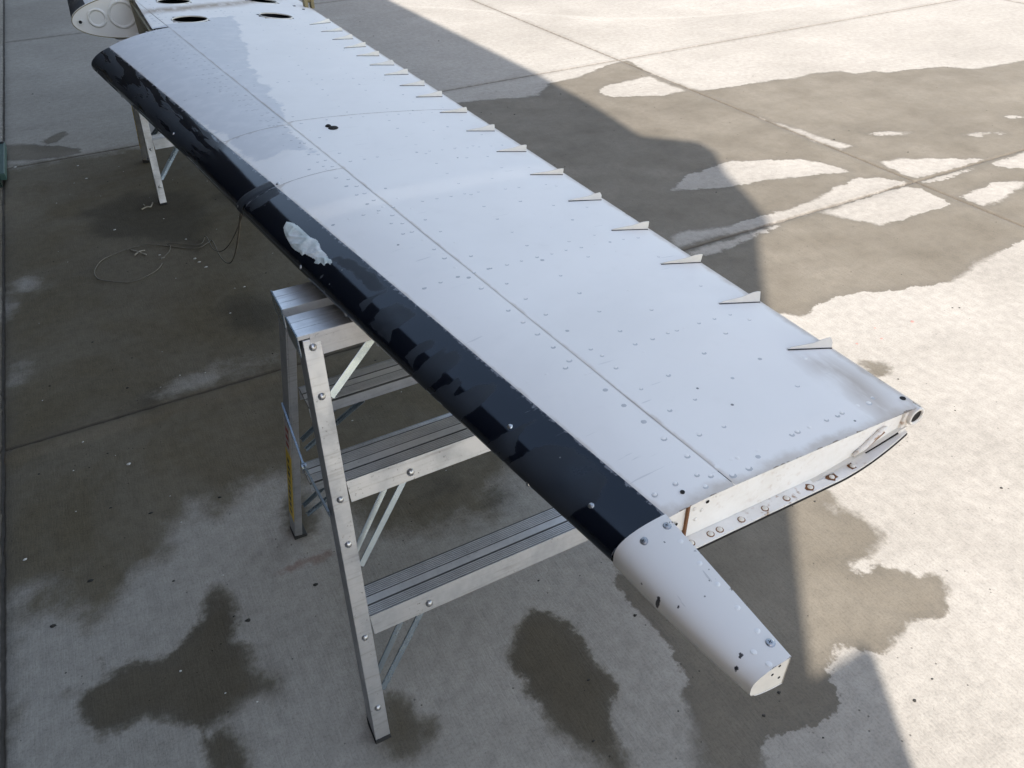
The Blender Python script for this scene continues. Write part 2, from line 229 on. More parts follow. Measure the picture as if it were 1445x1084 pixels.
# ------------------------------------------------------------------ materials
def concrete():
    M = Mat('concrete')
    wetd = M.attr('wet_distance'); dampd = M.attr('damp_distance'); darkd = M.attr('dark_distance'); paled = M.attr('pale_distance')
    n1 = M.noise(0.9, 5, .6); n2 = M.noise(5, 6, .65); n3 = M.noise(28, 5, .6); n4 = M.noise(160, 3, .6); n5 = M.noise(520, 2, .5)
    broom = M.noise(1.0, 5, .7, stretch=(190, 17, 1), dist=.4); broom2 = M.noise(1.0, 4, .65, stretch=(70, 3.0, 1), dist=.6)
    smear = M.noise(1.0, 5, .65, stretch=(1.6, 5.5, 1), dist=1.2)
    jag = M.math('ADD', M.math('MULTIPLY', M.math('SUBTRACT', M.noise(11, 4, .6), .5), .085),
                 M.math('MULTIPLY', M.math('SUBTRACT', M.noise(60, 4, .65), .5), .038))
    wd = M.math('ADD', wetd, jag)
    sep = M.t.nodes.new('ShaderNodeSeparateXYZ'); M.t.links.new(M.geo.outputs['Position'], sep.inputs[0])
    edge = M.step(sep.outputs['X'], .2, 1.1, .014, .004)          # drying edges are softer on the left, indoors side
    edge = M.math('MULTIPLY', edge, M.step(M.noise(1.6, 3), .42, .62, .8, 5.0))
    wet = M.step(wd, M.math('MULTIPLY', edge, 1.0), M.math('MULTIPLY', edge, -1.0))
    rim = M.math('MULTIPLY', M.step(wd, -.05, -.004), wet)
    jag2 = M.math('MULTIPLY', M.math('SUBTRACT', n2, .5), .3)
    damp = M.step(M.math('ADD', dampd, jag2), .05, -.06)
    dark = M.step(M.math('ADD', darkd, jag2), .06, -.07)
    pale = M.step(M.math('ADD', paled, M.math('MULTIPLY', M.math('SUBTRACT', n3, .5), .05)), .03, -.005)
    base = M.mix(M.step(n1, .3, .7), (0.296, 0.285, 0.266), (0.359, 0.348, 0.329))
    base = M.mix(M.math('MULTIPLY', M.step(n2, .45, .75), .18), base, (0.252, 0.240, 0.222))
    base = M.mix(M.math('MULTIPLY', M.step(n3, .5, .8), .12), base, (0.266, 0.259, 0.244))
    base = M.mix(M.math('MULTIPLY', M.math('MULTIPLY', M.step(broom, .44, .72), M.step(M.noise(1.3, 4), .35, .65, .3, 1.0)), .26), base, (0.222, 0.215, 0.200))
    base = M.mix(M.math('MULTIPLY', M.step(broom2, .5, .8), .18), base, (0.244, 0.237, 0.222))
    base = M.mix(M.math('MULTIPLY', M.step(n4, .50, .75), .5), base, (0.192, 0.185, 0.174))
    base = M.mix(M.math('MULTIPLY', M.step(smear, .48, .75), .20), base, (.215, .205, .19))
    base = M.mix(M.math('MULTIPLY', M.step(n5, .25, .5, 1, 0), .25), base, (0.414, 0.407, 0.392))
    pits = M.step(M.voro(34), .10, .05)
    pits = M.math('MULTIPLY', pits, M.step(M.noise(9, 2), .5, .58))
    base = M.mix(M.math('MULTIPLY', pits, .75), base, (0.074, 0.070, 0.063))
    base = M.mix(M.math('MULTIPLY', pale, .2), base, (0.459, 0.451, 0.429))
    k = M.math('MULTIPLY', M.step(n4, .34, .66, .85, 1.15, False), M.step(n3, .34, .66, .91, 1.10, False))
    k = M.math('MULTIPLY', k, M.step(M.noise(2.2, 6, .7), .3, .7, .94, 1.06, False))
    k = M.math('MULTIPLY', k, M.step(broom, .3, .7, 1.07, .97, False))
    kc = M.t.nodes.new('ShaderNodeCombineXYZ')
    for q, f in enumerate((1.10, 1.03, .93)): M.put(kc.inputs[q], M.math('MULTIPLY', k, f))
    base = M.mix(1.0, base, kc.outputs[0], 'MULTIPLY')
    wetcol = M.mix(1.0, base, (.53, .50, .445), 'MULTIPLY')
    dampcol = M.mix(1.0, base, (.46, .43, .36), 'MULTIPLY')
    dampcol = M.mix(M.step(M.noise(1.6, 6, .7, dist=.7), .38, .68), dampcol, M.mix(1.0, dampcol, (.84, .80, .70), 'MULTIPLY'))
    col = M.mix(damp, base, dampcol)
    wetcol = M.mix(M.step(M.noise(3.5, 5, .65), .35, .7), wetcol, M.mix(1.0, wetcol, (.80, .79, .77), 'MULTIPLY'))
    col = M.mix(wet, col, wetcol)
    soak = M.step(M.math('ADD', M.attr('soak_distance'), jag), .02, -.02)
    col = M.mix(soak, col, M.mix(1.0, col, (.64, .62, .56), 'MULTIPLY'))
    jd = M.math('ADD', M.attr('joint_distance'), M.math('MULTIPLY', M.math('SUBTRACT', n3, .5), .02))
    col = M.mix(M.math('MULTIPLY', M.step(jd, .009, .0), .6), col, (.12, .10, .08))
    col = M.mix(M.math('MULTIPLY', M.step(M.math('ADD', jd, M.math('MULTIPLY', M.math('SUBTRACT', n2, .5), .12)), .07, .0), .22), col, (.10, .088, .07))
    rd = M.step(M.math('ADD', M.attr('rust_distance'), M.math('MULTIPLY', M.math('SUBTRACT', n3, .5), .07)), .025, .0)
    col = M.mix(M.math('MULTIPLY', rd, .45), col, (.20, .085, .06))
    col = M.mix(M.math('MULTIPLY', rim, .22), col, (.10, .09, .075))
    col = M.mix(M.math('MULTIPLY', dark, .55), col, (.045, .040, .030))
    rough = M.step(M.math('MAXIMUM', wet, M.math('MULTIPLY', damp, .4)), 0, 1, .92, .72)
    rough = M.math('ADD', rough, M.math('MULTIPLY', M.math('SUBTRACT', n2, .5), .25), clamp=True)
    h = M.math('ADD', M.math('MULTIPLY', broom, .9), M.math('ADD', M.math('MULTIPLY', n4, .5), M.math('MULTIPLY', pits, -1.2)))
    h = M.math('ADD', h, M.math('MULTIPLY', n3, .8))
    M.set(Base_Color=col, Roughness=rough, Normal=M.bump(h, .45, .003))
    M.b.inputs['Specular IOR Level'].default_value = .22
    return M.m
CONC = concrete()
JOINT = plain('joint_dirt', (.11, .095, .075), .95, var=.4, scale=60)
EARTH = plain('outer_concrete', (.36, .35, .33), .95, var=.12, scale=2)

def white_paint(name='white_paint', tint=(.89, .85, .795), skin=True):
    M = Mat(name)
    n1 = M.noise(3.5, 4); n2 = M.noise(26, 5, .6); n3 = M.noise(140, 3)
    col = M.mix(M.step(n1, .35, .7), tint, tuple(c*.965 for c in tint))
    col = M.mix(M.math('MULTIPLY', M.step(n2, .55, .8), .10), col, (.62, .60, .56))
    if skin:
        md = M.attr('matte_distance')
        mj = M.math('ADD', M.math('MULTIPLY', M.math('SUBTRACT', M.noise(9, 5, .65), .5), .10), M.math('MULTIPLY', M.math('SUBTRACT', M.noise(50, 3), .5), .02))
        matte = M.step(M.math('ADD', md, mj), .006, -.006)
        col = M.mix(matte, col, M.mix(M.step(n2, .4, .7), (.685, .68, .67), (.745, .735, .72)))
        dd = M.attr('dirt_distance')
        streak = M.noise(1, 4, .6, stretch=(30, 8, 8))
        dirt = M.math('MULTIPLY', M.step(M.math('ADD', dd, M.math('MULTIPLY', M.math('SUBTRACT', streak, .5), .10)), .03, -.04), M.step(streak, .30, .62, .35, 1.0))
        col = M.mix(M.math('MULTIPLY', dirt, .92), col, (.30, .20, .115))
        ed = M.attr('edge_distance')
        chip = M.step(M.math('ADD', ed, M.math('MULTIPLY', M.math('SUBTRACT', M.noise(45, 5, .7), .42), .018)), .0025, .0008)
        col = M.mix(M.math('MULTIPLY', chip, .9), col, (.09, .06, .04))
        grime = M.step(M.math('ADD', ed, M.math('MULTIPLY', M.math('SUBTRACT', n2, .5), .04)), .02, .0)
        col = M.mix(M.math('MULTIPLY', grime, .5), col, (.42, .32, .22))
    col = M.mix(M.math('MULTIPLY', M.step(M.noise(1.7, 5, .65, dist=.8), .45, .72), .16), col, (.66, .635, .60))
    # fine scratches and small dark chips
    sc = M.math('MULTIPLY', M.step(M.noise(1, 2, .5, stretch=(14, 190, 60)), .70, .735), M.step(M.noise(5, 2), .50, .62))
    col = M.mix(M.math('MULTIPLY', sc, .30), col, (.38, .37, .36))
    ch = M.math('MULTIPLY', M.step(M.voro(30), .085, .06), M.step(M.noise(7, 3), .60, .64))
    col = M.mix(M.math('MULTIPLY', ch, .85), col, (.07, .07, .075))
    rough = M.step(n2, .3, .7, .40, .52)
    M.b.inputs['Specular IOR Level'].default_value = .22
    if skin: rough = M.math('ADD', rough, M.math('MULTIPLY', matte, .28))
    h = M.math('ADD', M.math('MULTIPLY', M.noise(7, 2, .4), 1.0), M.math('MULTIPLY', n3, .004))
    M.set(Base_Color=col, Roughness=rough, Normal=M.bump(h, .22, .008))
    return M.m
WHITE = white_paint()
def horn_paint():
    M = Mat('chipped_white_paint')
    n2 = M.noise(30, 5, .6)
    col = M.mix(M.step(M.noise(5, 3), .35, .7), (.87, .845, .80), (.82, .80, .76))
    sm = M.math('MULTIPLY', M.step(M.voro(60), .12, .09), M.step(M.noise(15, 3), .55, .58))
    cd = M.attr('chip_distance')
    cc = M.step(M.math('ADD', cd, M.math('MULTIPLY', M.math('SUBTRACT', M.noise(160, 4, .7), .5), .005)), .0004, -.0004)
    col = M.mix(M.math('MAXIMUM', M.math('MULTIPLY', sm, .8), cc), col, (.018, .020, .028))
    ed = M.attr('edge_distance')
    e = M.step(M.math('ADD', ed, M.math('MULTIPLY', M.math('SUBTRACT', M.noise(38, 5, .75), .36), .024)), .0022, .0008)
    col = M.mix(e, col, (.03, .027, .026))
    col = M.mix(M.math('MULTIPLY', M.step(ed, .03, 0), .2), col, (.5, .42, .33))
    sc = M.math('MULTIPLY', M.step(M.noise(1, 2, .5, stretch=(120, 25, 60)), .70, .73), M.step(M.noise(9, 2), .5, .6))
    col = M.mix(M.math('MULTIPLY', sc, .4), col, (.30, .29, .28))
    M.set(Base_Color=col, Roughness=M.step(n2, .3, .7, .32, .5), Normal=M.bump(n2, .2, .001))
    return M.m
HORN = horn_paint()
def rib_paint(name, amount):
    M = Mat(name)
    n2 = M.noise(24, 5, .65); n3 = M.noise(90, 4, .6)
    col = M.mix(M.step(n2, .35, .75), (.82, .81, .785), (.74, .715, .67))
    d = M.math('MULTIPLY', M.step(n3, .52, .70), M.step(M.noise(9, 4), .46, .58))
    col = M.mix(M.math('MULTIPLY', M.step(M.noise(5, 4), .45, .75), .35*amount+.05), col, (.55, .46, .36))
    col = M.mix(M.math('MULTIPLY', d, .75*amount), col, (.30, .16, .07))
    ch = M.math('MULTIPLY', M.step(M.voro(55, stretch=(.6, 1, 1)), .13, .10), M.step(M.noise(14, 3), .56, .60))
    col = M.mix(ch, col, (.06, .045, .035))
    M.set(Base_Color=col, Roughness=.5, Normal=M.bump(n2, .15, .002)); return M.m
RIBP = rib_paint('rusty_white_paint', 1.25); WEBP = rib_paint('rib_white_paint', .28)
RUST = plain('rust', (.17, .075, .03), .85, var=.6, scale=120)
DARKGAP = plain('dark_grime_and_shade', (.012, .010, .009), .9)  # near black, for grime and for shade in holes and gaps
RIVRING = plain('rivet_ring_grey', (.52, .51, .50), .7, var=.3, scale=50)
SEAM = plain('seam_grey', (.78, .76, .73), .8)
OLIVE = plain('olive_primer', (.23, .19, .095), .6, var=.35, scale=18)
BEIGE = plain('weathered_beige_paint', (.66, .63, .57), .55, var=.14, scale=60)
ROUGHW = plain('dusty_white_paint', (.82, .785, .72), .5, var=.1, scale=14)

def black_paint():
    M = Mat('black_gloss_paint')
    bd = M.attr('blotch_distance')
    n2 = M.noise(40, 4, .6); fine = M.noise(170, 3)
    b = M.math('MULTIPLY', M.step(M.math('ADD', bd, M.math('MULTIPLY', M.math('SUBTRACT', n2, .5), .016)), .0030, -.0030), M.step(M.noise(14, 5, .65), .25, .6, .35, 1.0))
    st = M.step(M.noise(1, 3, .55, stretch=(26, 2.6, 75), dist=.5), .44, .50)
    sep = M.t.nodes.new('ShaderNodeSeparateXYZ'); M.t.links.new(M.geo.outputs['Position'], sep.inputs[0])
    far = M.step(sep.outputs['Y'], 1.75, 2.05)
    b = M.math('MAXIMUM', b, M.math('MULTIPLY', M.math('MULTIPLY', st, far), .9))
    fade = M.step(M.noise(4, 3), .35, .7)
    col = M.mix(b, (.0035, .0050, .0095), M.mix(fade, (.021, .024, .029), (.033, .036, .041)))
    sc = M.math('MULTIPLY', M.step(M.noise(1, 2, .5, stretch=(30, 170, 60)), .71, .735), M.step(M.noise(6, 2), .52, .6))
    col = M.mix(M.math('MULTIPLY', sc, .35), col, (.20, .21, .22))
    spots = M.math('MULTIPLY', M.step(M.voro(60), .09, .07), M.step(M.noise(10, 2), .60, .63))
    col = M.mix(M.math('MULTIPLY', spots, .6), col, (.35, .35, .34))
    ed = M.attr('edge_distance')
    e = M.step(M.math('ADD', ed, M.math('MULTIPLY', M.math('SUBTRACT', M.noise(80, 4, .7), .5), .010)), .0009, .0)
    col = M.mix(M.math('MULTIPLY', e, .5), col, (.35, .35, .36))
    rough = M.math('ADD', M.step(b, 0, 1, .07, .5), M.math('MULTIPLY', n2, .06))
    M.set(Base_Color=col, Roughness=rough, Normal=M.bump(M.math('ADD', M.noise(6, 2), M.math('MULTIPLY', b, .05)), .12, .006))
    M.put(M.b.inputs['Specular IOR Level'], M.step(b, 0, 1, .62, .35)); M.put(M.b.inputs['Specular Tint'], (.85, .93, 1.0))
    return M.m
BLACK = black_paint()
def filler():
    M = Mat('bare_filler'); n = M.noise(60, 5, .65); n1 = M.noise(22, 3)
    col = M.mix(M.step(n1, .4, .65), (.50, .55, .52), (.68, .69, .66))
    col = M.mix(M.math('MULTIPLY', M.step(n, .55, .8), .5), col, (.34, .39, .37))
    M.set(Base_Color=col, Roughness=.75, Normal=M.bump(n, .5, .003)); return M.m
FILLER = filler()
def alu(name='worn_aluminium', tone=.43, rough=.46, dirty=.5, metal=.82, hue=(1, 1, 1)):
    M = Mat(name)
    n1 = M.noise(12, 5, .65, world=False); n2 = M.noise(1, 4, .6, stretch=(8, 160, 160), world=False); n3 = M.noise(150, 4, .65, world=False)
    col = M.mix(M.step(n1, .35, .7), tuple(tone*h for h in hue), tuple(tone*.78*h for h in hue))
    col = M.mix(M.math('MULTIPLY', M.step(n2, .5, .75), .25*dirty*2), col, (.20, .19, .18))
    sp = M.math('MULTIPLY', M.step(n3, .60, .70), M.step(M.noise(18, 3, world=False), .42, .6))
    col = M.mix(M.math('MULTIPLY', sp, dirty), col, (.12, .115, .11))
    M.set(Base_Color=col, Metallic=metal, Roughness=M.step(n1, .3, .75, rough-.06, rough+.12), Normal=M.bump(n3, .06, .001))
    return M.m
ALU = alu(hue=(.97, .99, 1.04), tone=.50, dirty=.8); GROOVE = alu('dirty_tread_groove', .10, .55, 1.0, .7); TREAD = alu('ribbed_tread_aluminium', .80, .34, .40, .6); GALV = alu('galvanised_steel', .40, .26, .2, .85, (.84, 1.0, 1.14))
RIVETM = alu('rivet_steel', .55, .35, .6, .9)
RUBBER = plain('black_rubber', (.02, .02, .02), .8)
YELLOW = plain('yellow_label', (.78, .54, .03), .5, var=.1, scale=70)
LABELW = plain('white_red_label', (.55, .50, .46), .5, var=.1, scale=70)
REDINK = plain('red_ink', (.36, .06, .04), .6); BLACKINK = plain('black_ink', (.03, .03, .025), .6)
GREEN = plain('green_painted_steel', (.045, .10, .09), .45, var=.35, scale=25)
DKGREEN = plain('dark_green_slat', (.012, .030, .026), .5, var=.3, scale=25)
CORDM = plain('grey_cord', (.16, .145, .115), .85, var=.3, scale=90)
WOODM = plain('dry_twig', (.34, .31, .25), .9, var=.3, scale=120)
CHALK = plain('pale_grit', (.62, .60, .55), .9); DARKGRIT = plain('dark_grit', (.03, .027, .022), .9, var=.4)
REDFLECK = plain('red_paint_fleck', (.40, .20, .17), .95)
INNER = plain('hangar_inner_wall', (.22, .22, .21), .8, var=.1, scale=3)
SIDING = plain('dark_metal_siding', (.09, .095, .10), .6, var=.15, scale=3)

# ------------------------------------------------------------------ ground: base sheet, slabs, joints
g = MB(); g.add([(-400,-400,-.06),(400,-400,-.06),(400,400,-.06),(-400,400,-.06)], [(0,1,2,3)])
ground = tag(g.build('ground', EARTH), kind='structure')
pave = empty('concrete_apron'); tag(pave, kind='structure')
XJ = [-13.13, -8.96, -4.79, -0.617, 3.553, 7.72, 11.89, 16.06]
YJ = [-8.39, -5.70, -3.01, -0.32, 2.370, 5.058, 8.37, 11.06, 13.75, 16.44, 19.13]
f = MB(); f.box((XJ[0], YJ[0], -.05), (XJ[-1], YJ[-1], -.011)); f.build('joint_filler', JOINT, pave)
GAP = .0055
for i in range(len(XJ)-1):
    for j in range(len(YJ)-1):
        x0, x1, y0, y1 = XJ[i]+GAP, XJ[i+1]-GAP, YJ[j]+GAP, YJ[j+1]-GAP
        seen = (i == 2 and 3 <= j <= 5) or (i in (3, 4) and 3 <= j <= 6) or (i == 5 and 4 <= j <= 6)
        st = .026 if seen else .7
        xs = np.linspace(x0, x1, int((x1-x0)/st)+2); ys = np.linspace(y0, y1, int((y1-y0)/st)+2)
        xs = np.concatenate([[x0, x0], [x0+.006], xs[1:-1], [x1-.006], [x1, x1]])
        ys = np.concatenate([[y0, y0], [y0+.006], ys[1:-1], [y1-.006], [y1, y1]])
        X, Y = np.meshgrid(xs, ys, indexing='ij'); Z = np.zeros_like(X)
        e = np.zeros_like(Z); e[[1,-2],:] = 1; e[:,[1,-2]] = 1
        Z[e > 0] = -.002
        b = np.zeros_like(Z); b[[0,-1],:] = 1; b[:,[0,-1]] = 1
        Z[b > 0] = -.03
        if seen:                                             # ragged arrises
            wob = rng.normal(0, .0016, X.shape)
            X = X + np.where(e + b > 0, wob, 0)*(np.abs(X-(x0+x1)/2) > (x1-x0)/2-.02)
            Y = Y + np.where(e + b > 0, wob, 0)*(np.abs(Y-(y0+y1)/2) > (y1-y0)/2-.02)
            wet = union(WET, X, Y); dry = union(DRY, X, Y)
            wet = np.maximum(wet, -dry)
            damp = np.maximum(union(DAMP, X, Y), -union(UNDAMP, X, Y)); dark = union(DARK, X, Y)
            pale = np.full(X.shape, .4)
            for p in PALE: pale = np.minimum(pale, sdf(p, X, Y, .4, False) - .02)
        else: wet = damp = dark = pale = np.full(X.shape, .4)
        rustd = sdf(RED2, X, Y, .4, False) if seen else wet
        soak = union(SOAK, X, Y) if seen else wet
        jd = np.minimum(np.minimum(X-x0, x1-X), np.minimum(Y-y0, y1-Y))
        grid_mesh('concrete_slab', np.stack([X, Y, Z], -1), CONC, pave,
                  dict(wet_distance=wet, damp_distance=damp, dark_distance=dark, pale_distance=pale, soak_distance=soak, rust_distance=rustd, joint_distance=np.clip(jd, 0, .4)))

# ------------------------------------------------------------------ the hangar whose shade lies on the apron (left of and behind the camera)
hangar = empty('hangar', (-7, 12, 0))
tag(hangar, 'open fronted metal hangar over the left edge of the apron casting the large shadow', 'hangar')
def wall(name, prof, x0, x1, parent):       # profile in (y, z), extruded along x
    m = MB(); n = len(prof); off = parent.location
    vs = [(x0-off.x, y-off.y, z) for y, z in prof] + [(x1-off.x, y-off.y, z) for y, z in prof]
    m.add(vs, [tuple(range(n))[::-1], tuple(range(n, 2*n))] + [(k, (k+1) % n, (k+1) % n + n, k+n) for k in range(n)])
    return m.build(name, SIDING, parent)
HR = 5.0                                     # top of the roof edge; its outline in plan follows from the shade on the apron
KX, KY = HR*SX/math.tan(SUN_EL), HR*SY/math.tan(SUN_EL)
shade = [(2.855, 30), (2.855, 5.056), (2.815, 4.236), (2.75, 3.635), (2.975, 3.389), (2.954, 3.208), (2.805, 2.942), (2.703, 2.636), (2.611, 2.411), (2.50, 2.406)]
edge = [(x-KX, y-KY) for x, y in shade]
YW = edge[-1][1]; XW = 1.006-(.547-YW)*.627/.779        # corner post of the end wall stands on the line of the straight shade edge
def slab(name, poly, z0, z1, mat, parent):
    m = MB(); n = len(poly); o_ = parent.location
    m.add([(x-o_.x, y-o_.y, z0) for x, y in poly]+[(x-o_.x, y-o_.y, z1) for x, y in poly],
          [tuple(range(n)), tuple(range(n, 2*n))[::-1]]+[(k, k+n, (k+1) % n+n, (k+1) % n) for k in range(n)])
    return m.build(name, mat, parent)
slab('roof', edge+[(-15, YW), (-15, 26)], HR-.09, HR, SIDING, hangar)
slab('end_wall', [(XW, YW), (XW-.16, YW-.16), (-15, YW-.16), (-15, YW)], 0, HR-.092, INNER, hangar)
slab('back_wall', [(-14.8, YW+.01), (-15, YW+.01), (-15, 26), (-14.8, 26)], 0, HR-.093, INNER, hangar)
slab('far_wall', [(-4.0, 25.8), (-14.79, 25.8), (-14.79, 26), (-4.0, 26)], 0, HR-.093, INNER, hangar)
far = empty('added_far_hangar', (6, 33, 0)); tag(far, 'unseen dark hangar added past the apron to dim low sky reflections', 'hangar')  # out of view, added to darken what the far skin reflects
m = MB(); m.box((-22, -2, 0), (24, 6, 8.2)); m.build('wall', SIDING, far)
m = MB(); m.hexa([(-22.4, -2.4, 8.2), (24.4, -2.4, 8.2), (24.4, 6.4, 8.2), (-22.4, 6.4, 8.2), (-22.4, 1.5, 10.2), (24.4, 1.5, 10.2), (24.4, 2.5, 10.2), (-22.4, 2.5, 10.2)]); m.build('roof', SIDING, far)
for k in range(4):
    m = MB(); m.box((-19+11*k, -2.06, 0), (-11+11*k, -2.003, 6.0)); m.build('door', INNER, far)
brd = empty('shadow_board', (-1.05, -1.9, 0)); tag(brd, 'unseen board added behind the viewpoint, shaped to cast the lower shade corner', 'board')  # out of view, added to cast the notched corner of shade
m = MB()
p = lambda x, y, z: (x+1.05, y+1.9, z)
m.hexa([p(-1.60, -2.02, 0), p(-.32, -1.99, 0), p(-.32, -1.965, 0), p(-1.60, -1.995, 0), p(-1.72, -1.518, 2.2), p(-.442, -1.493, 2.2), p(-.442, -1.468, 2.2), p(-1.72, -1.493, 2.2)])
m.build('panel', SIDING, brd)
m = MB(); m.bar(p(-1.0, -1.56, 1.9), p(-1.0, -1.22, 0), .05, .05); m.build('strut', SIDING, brd)

# ------------------------------------------------------------------ control surface
ZB, XT, ZTE = .8815, .862, .948
Y0, YEND = .462, 5.3
def xn(y): return .428 - .146*y - .009*np.maximum(0, 1-((y-1.2)/.75)**2)
def TT(y): return .075 + (y-.45)*.028
def xb(y): return .502 - .1485*y
def xs_(y): return .581 - .1057*y
def ztop(x, y):
    c = XT - xn(y); u = (x-xn(y))/c; T = TT(y); zc = ZB + T/2; zm = zc + T/2
    front = zc + T/2*np.sqrt(np.clip(1-((.3-u)/.3)**2, 0, 1))
    back = zm + (ZTE-zm)*(np.clip(u-.3, 0, .75)/.7)**1.6
    return np.where(u < .3, front, back)
def zbot(x, y):
    c = XT - xn(y); u = (x-xn(y))/c; T = TT(y); zc = ZB + T/2
    front = zc - T/2*np.sqrt(np.clip(1-((.3-u)/.3)**2, 0, 1))
    return np.where(u < .3, front, ZB + (.924-ZB)*(np.clip(u-.3, 0, 1)/.7)**2)
def nose_pt(y, phi):
    a = .3*(XT-xn(y)); T = TT(y)
    return np.stack([xn(y)+a*(1-np.cos(phi)), y+0*phi, ZB+T/2+T/2*np.sin(phi)], -1)
def phi_border(y): return np.arccos(np.clip(1-(xb(y)-xn(y))/(.3*(XT-xn(y))), -1, 1))

wing = empty('aircraft_control_surface', (0, 0, 0))
tag(wing, 'long white riveted aircraft control surface with black leading edge lying across two stepladders', 'aircraft part')

RIBS = [.5, .76, 1.06, 1.36, 1.62, 1.90, 2.25, 2.62, 2.97]
def pillow(X, Y):     # slight sag of the sheet between ribs, irregular
    d = np.zeros_like(X)
    r = np.array([.462]+RIBS+[3.3, 3.7, 4.1, 4.6, 5.3])
    k = np.clip(np.searchsorted(r, Y)-1, 0, len(r)-2); t = (Y-r[k])/(r[k+1]-r[k])
    h = .0012+.0009*np.sin(k*2.3)
    u = np.clip((X-xs_(Y))/(XT-xs_(Y)), -1, 1)
    return -h*np.sin(np.pi*np.clip(t, 0, 1))**2*np.where(u > 0, np.sin(np.pi*u)**2, .4)
def panel(fx0, fx1, y0, y1, label=None, lift=0., holes=(), tip=False, te=False, nose_end=None, step=.014):
    ys = np.arange(y0, y1+.0001, (y1-y0)/max(2, int((y1-y0)/step)))
    W = fx1((y0+y1)/2)-fx0((y0+y1)/2); ts = np.linspace(0, 1, max(4, int(W/step)))
    Yg, Tg = np.meshgrid(ys, ts, indexing='ij')
    if nose_end: Yg = y0 + (Yg-y0)*(nose_end(Tg)-y0)/(y1-y0)
    Xg = fx0(Yg) + (fx1(Yg)-fx0(Yg))*Tg
    keep = None; drop = np.zeros(Xg.shape, bool)
    for hx, hy, rx, ry in holes:
        q = np.sqrt(((Xg-hx)/rx)**2+((Yg-hy)/ry)**2); s = (q > 1-.5*step/ry) & (q < 1+.5*step/ry)
        Xg = np.where(s, hx+(Xg-hx)/q, Xg); Yg = np.where(s, hy+(Yg-hy)/q, Yg)
        drop |= (q < 1-.5*step/ry)
    Zg = ztop(Xg, Yg) + pillow(Xg, Yg) + lift
    if holes: keep = ~(drop[:-1,:-1] | drop[1:,:-1] | drop[1:,1:] | drop[:-1,1:])
    matte = union(MATTE, Xg, Yg, .2); dirt = union(DIRT, Xg, Yg, .2)
    ed = np.full(Xg.shape, .2)
    if tip: ed = np.minimum(ed, np.abs(Yg-y0))
    if te: ed = np.minimum(ed, np.abs(fx1(Yg)-Xg)*1.5 + .0012)
    ed = np.minimum(ed, np.minimum(np.abs(Xg-fx0(Yg)), np.abs(y1-Yg))*3 + .003)
    o = grid_mesh('skin_panel', np.stack([Xg, Yg, Zg], -1), WHITE, wing,
                  dict(matte_distance=matte, dirt_distance=dirt, edge_distance=ed), keep=keep)
    if label: o['label'] = label
    return o
gp = .0004
SB = lambda y: xb(y)
SP0 = lambda y: xs_(y)-gp
SP1 = lambda y: xs_(y)+gp
TEx = lambda y: XT-.004+0*y
Acut = lambda y: .215+0*y
ya, yb = 1.592, 1.905
panel(SB, SP0, Y0, ya-gp, tip=True)
panel(SB, SP0, ya+gp, yb-gp, label='front skin panel with grey smeared primer')
panel(SB, SP0, yb+gp, 2.99, nose_end=lambda t: 2.93+.05*t, label='dull grey front skin panel')
panel(Acut, SP0, 2.99, 3.56, holes=[], label='skin strip beside the notch with olive primer')
panel(SP1, TEx, Y0, yb-gp+.015, tip=True, te=True)
panel(SP1, TEx, yb+gp+.015, 3.62, te=True, holes=[(.35, 3.079, .062, .055), (.66, 3.15, .062, .055), (.344, 3.39, .062, .055), (.68, 3.46, .062, .055)], label='far skin panel with four round access holes')
panel(lambda y: .245-.1*(y-3.6), TEx, 3.625, YEND)
# seam strip below the skin, dark sheet painting the shade inside, lower skin, closing wall
lower = []
ys = np.linspace(Y0+.0, YEND, 60); ts = np.linspace(0, 1, 30)
Yg, Tg = np.meshgrid(ys, ts, indexing='ij'); Xg = xn(Yg)+.3*(XT-xn(Yg))*.75 + (XT-.02-xn(Yg)-.3*(XT-xn(Yg))*.75)*Tg
grid_mesh('lower_skin', np.stack([Xg, Yg, zbot(Xg, Yg)], -1), BEIGE, wing)
Zi = zbot(Xg, Yg)+.012; grid_mesh('inner_shade_sheet', np.stack([np.clip(Xg, .225, .84), np.maximum(Yg, Y0+.02), Zi], -1), DARKGAP, wing)  # dark sheet standing in for the shade inside the access holes
m = MB()
for k, (fx, a, b) in enumerate([(lambda y: xs_(y)-.012, Y0+.03, 2.98)]):
    for y in np.linspace(a, b, 60)[:-1]:
        y2 = y+(b-a)/59
        m.add([(fx(y), y, float(ztop(fx(y), y))-.0011), (fx(y)+.024, y, float(ztop(fx(y)+.024, y))-.0011), (fx(y2)+.024, y2, float(ztop(fx(y2)+.024, y2))-.0011), (fx(y2), y2, float(ztop(fx(y2), y2))-.0011)], [(0,1,2,3)])
m.build('spar_cap', SEAM, wing)
# spar seen in the notch
m = MB(); m.box((.205, 2.93, ZB+.004), (.2125, 3.60, 1.016)); m.build('spar', OLIVE, wing)
m = MB()
for q in range(6):
    for zz in (.91, .99): m.dome((.205, 3.0+q*.1, zz), (-1,0,0), .004, .002)
m.build('spar_rivet', OLIVE, wing)['kind'] = 'stuff'

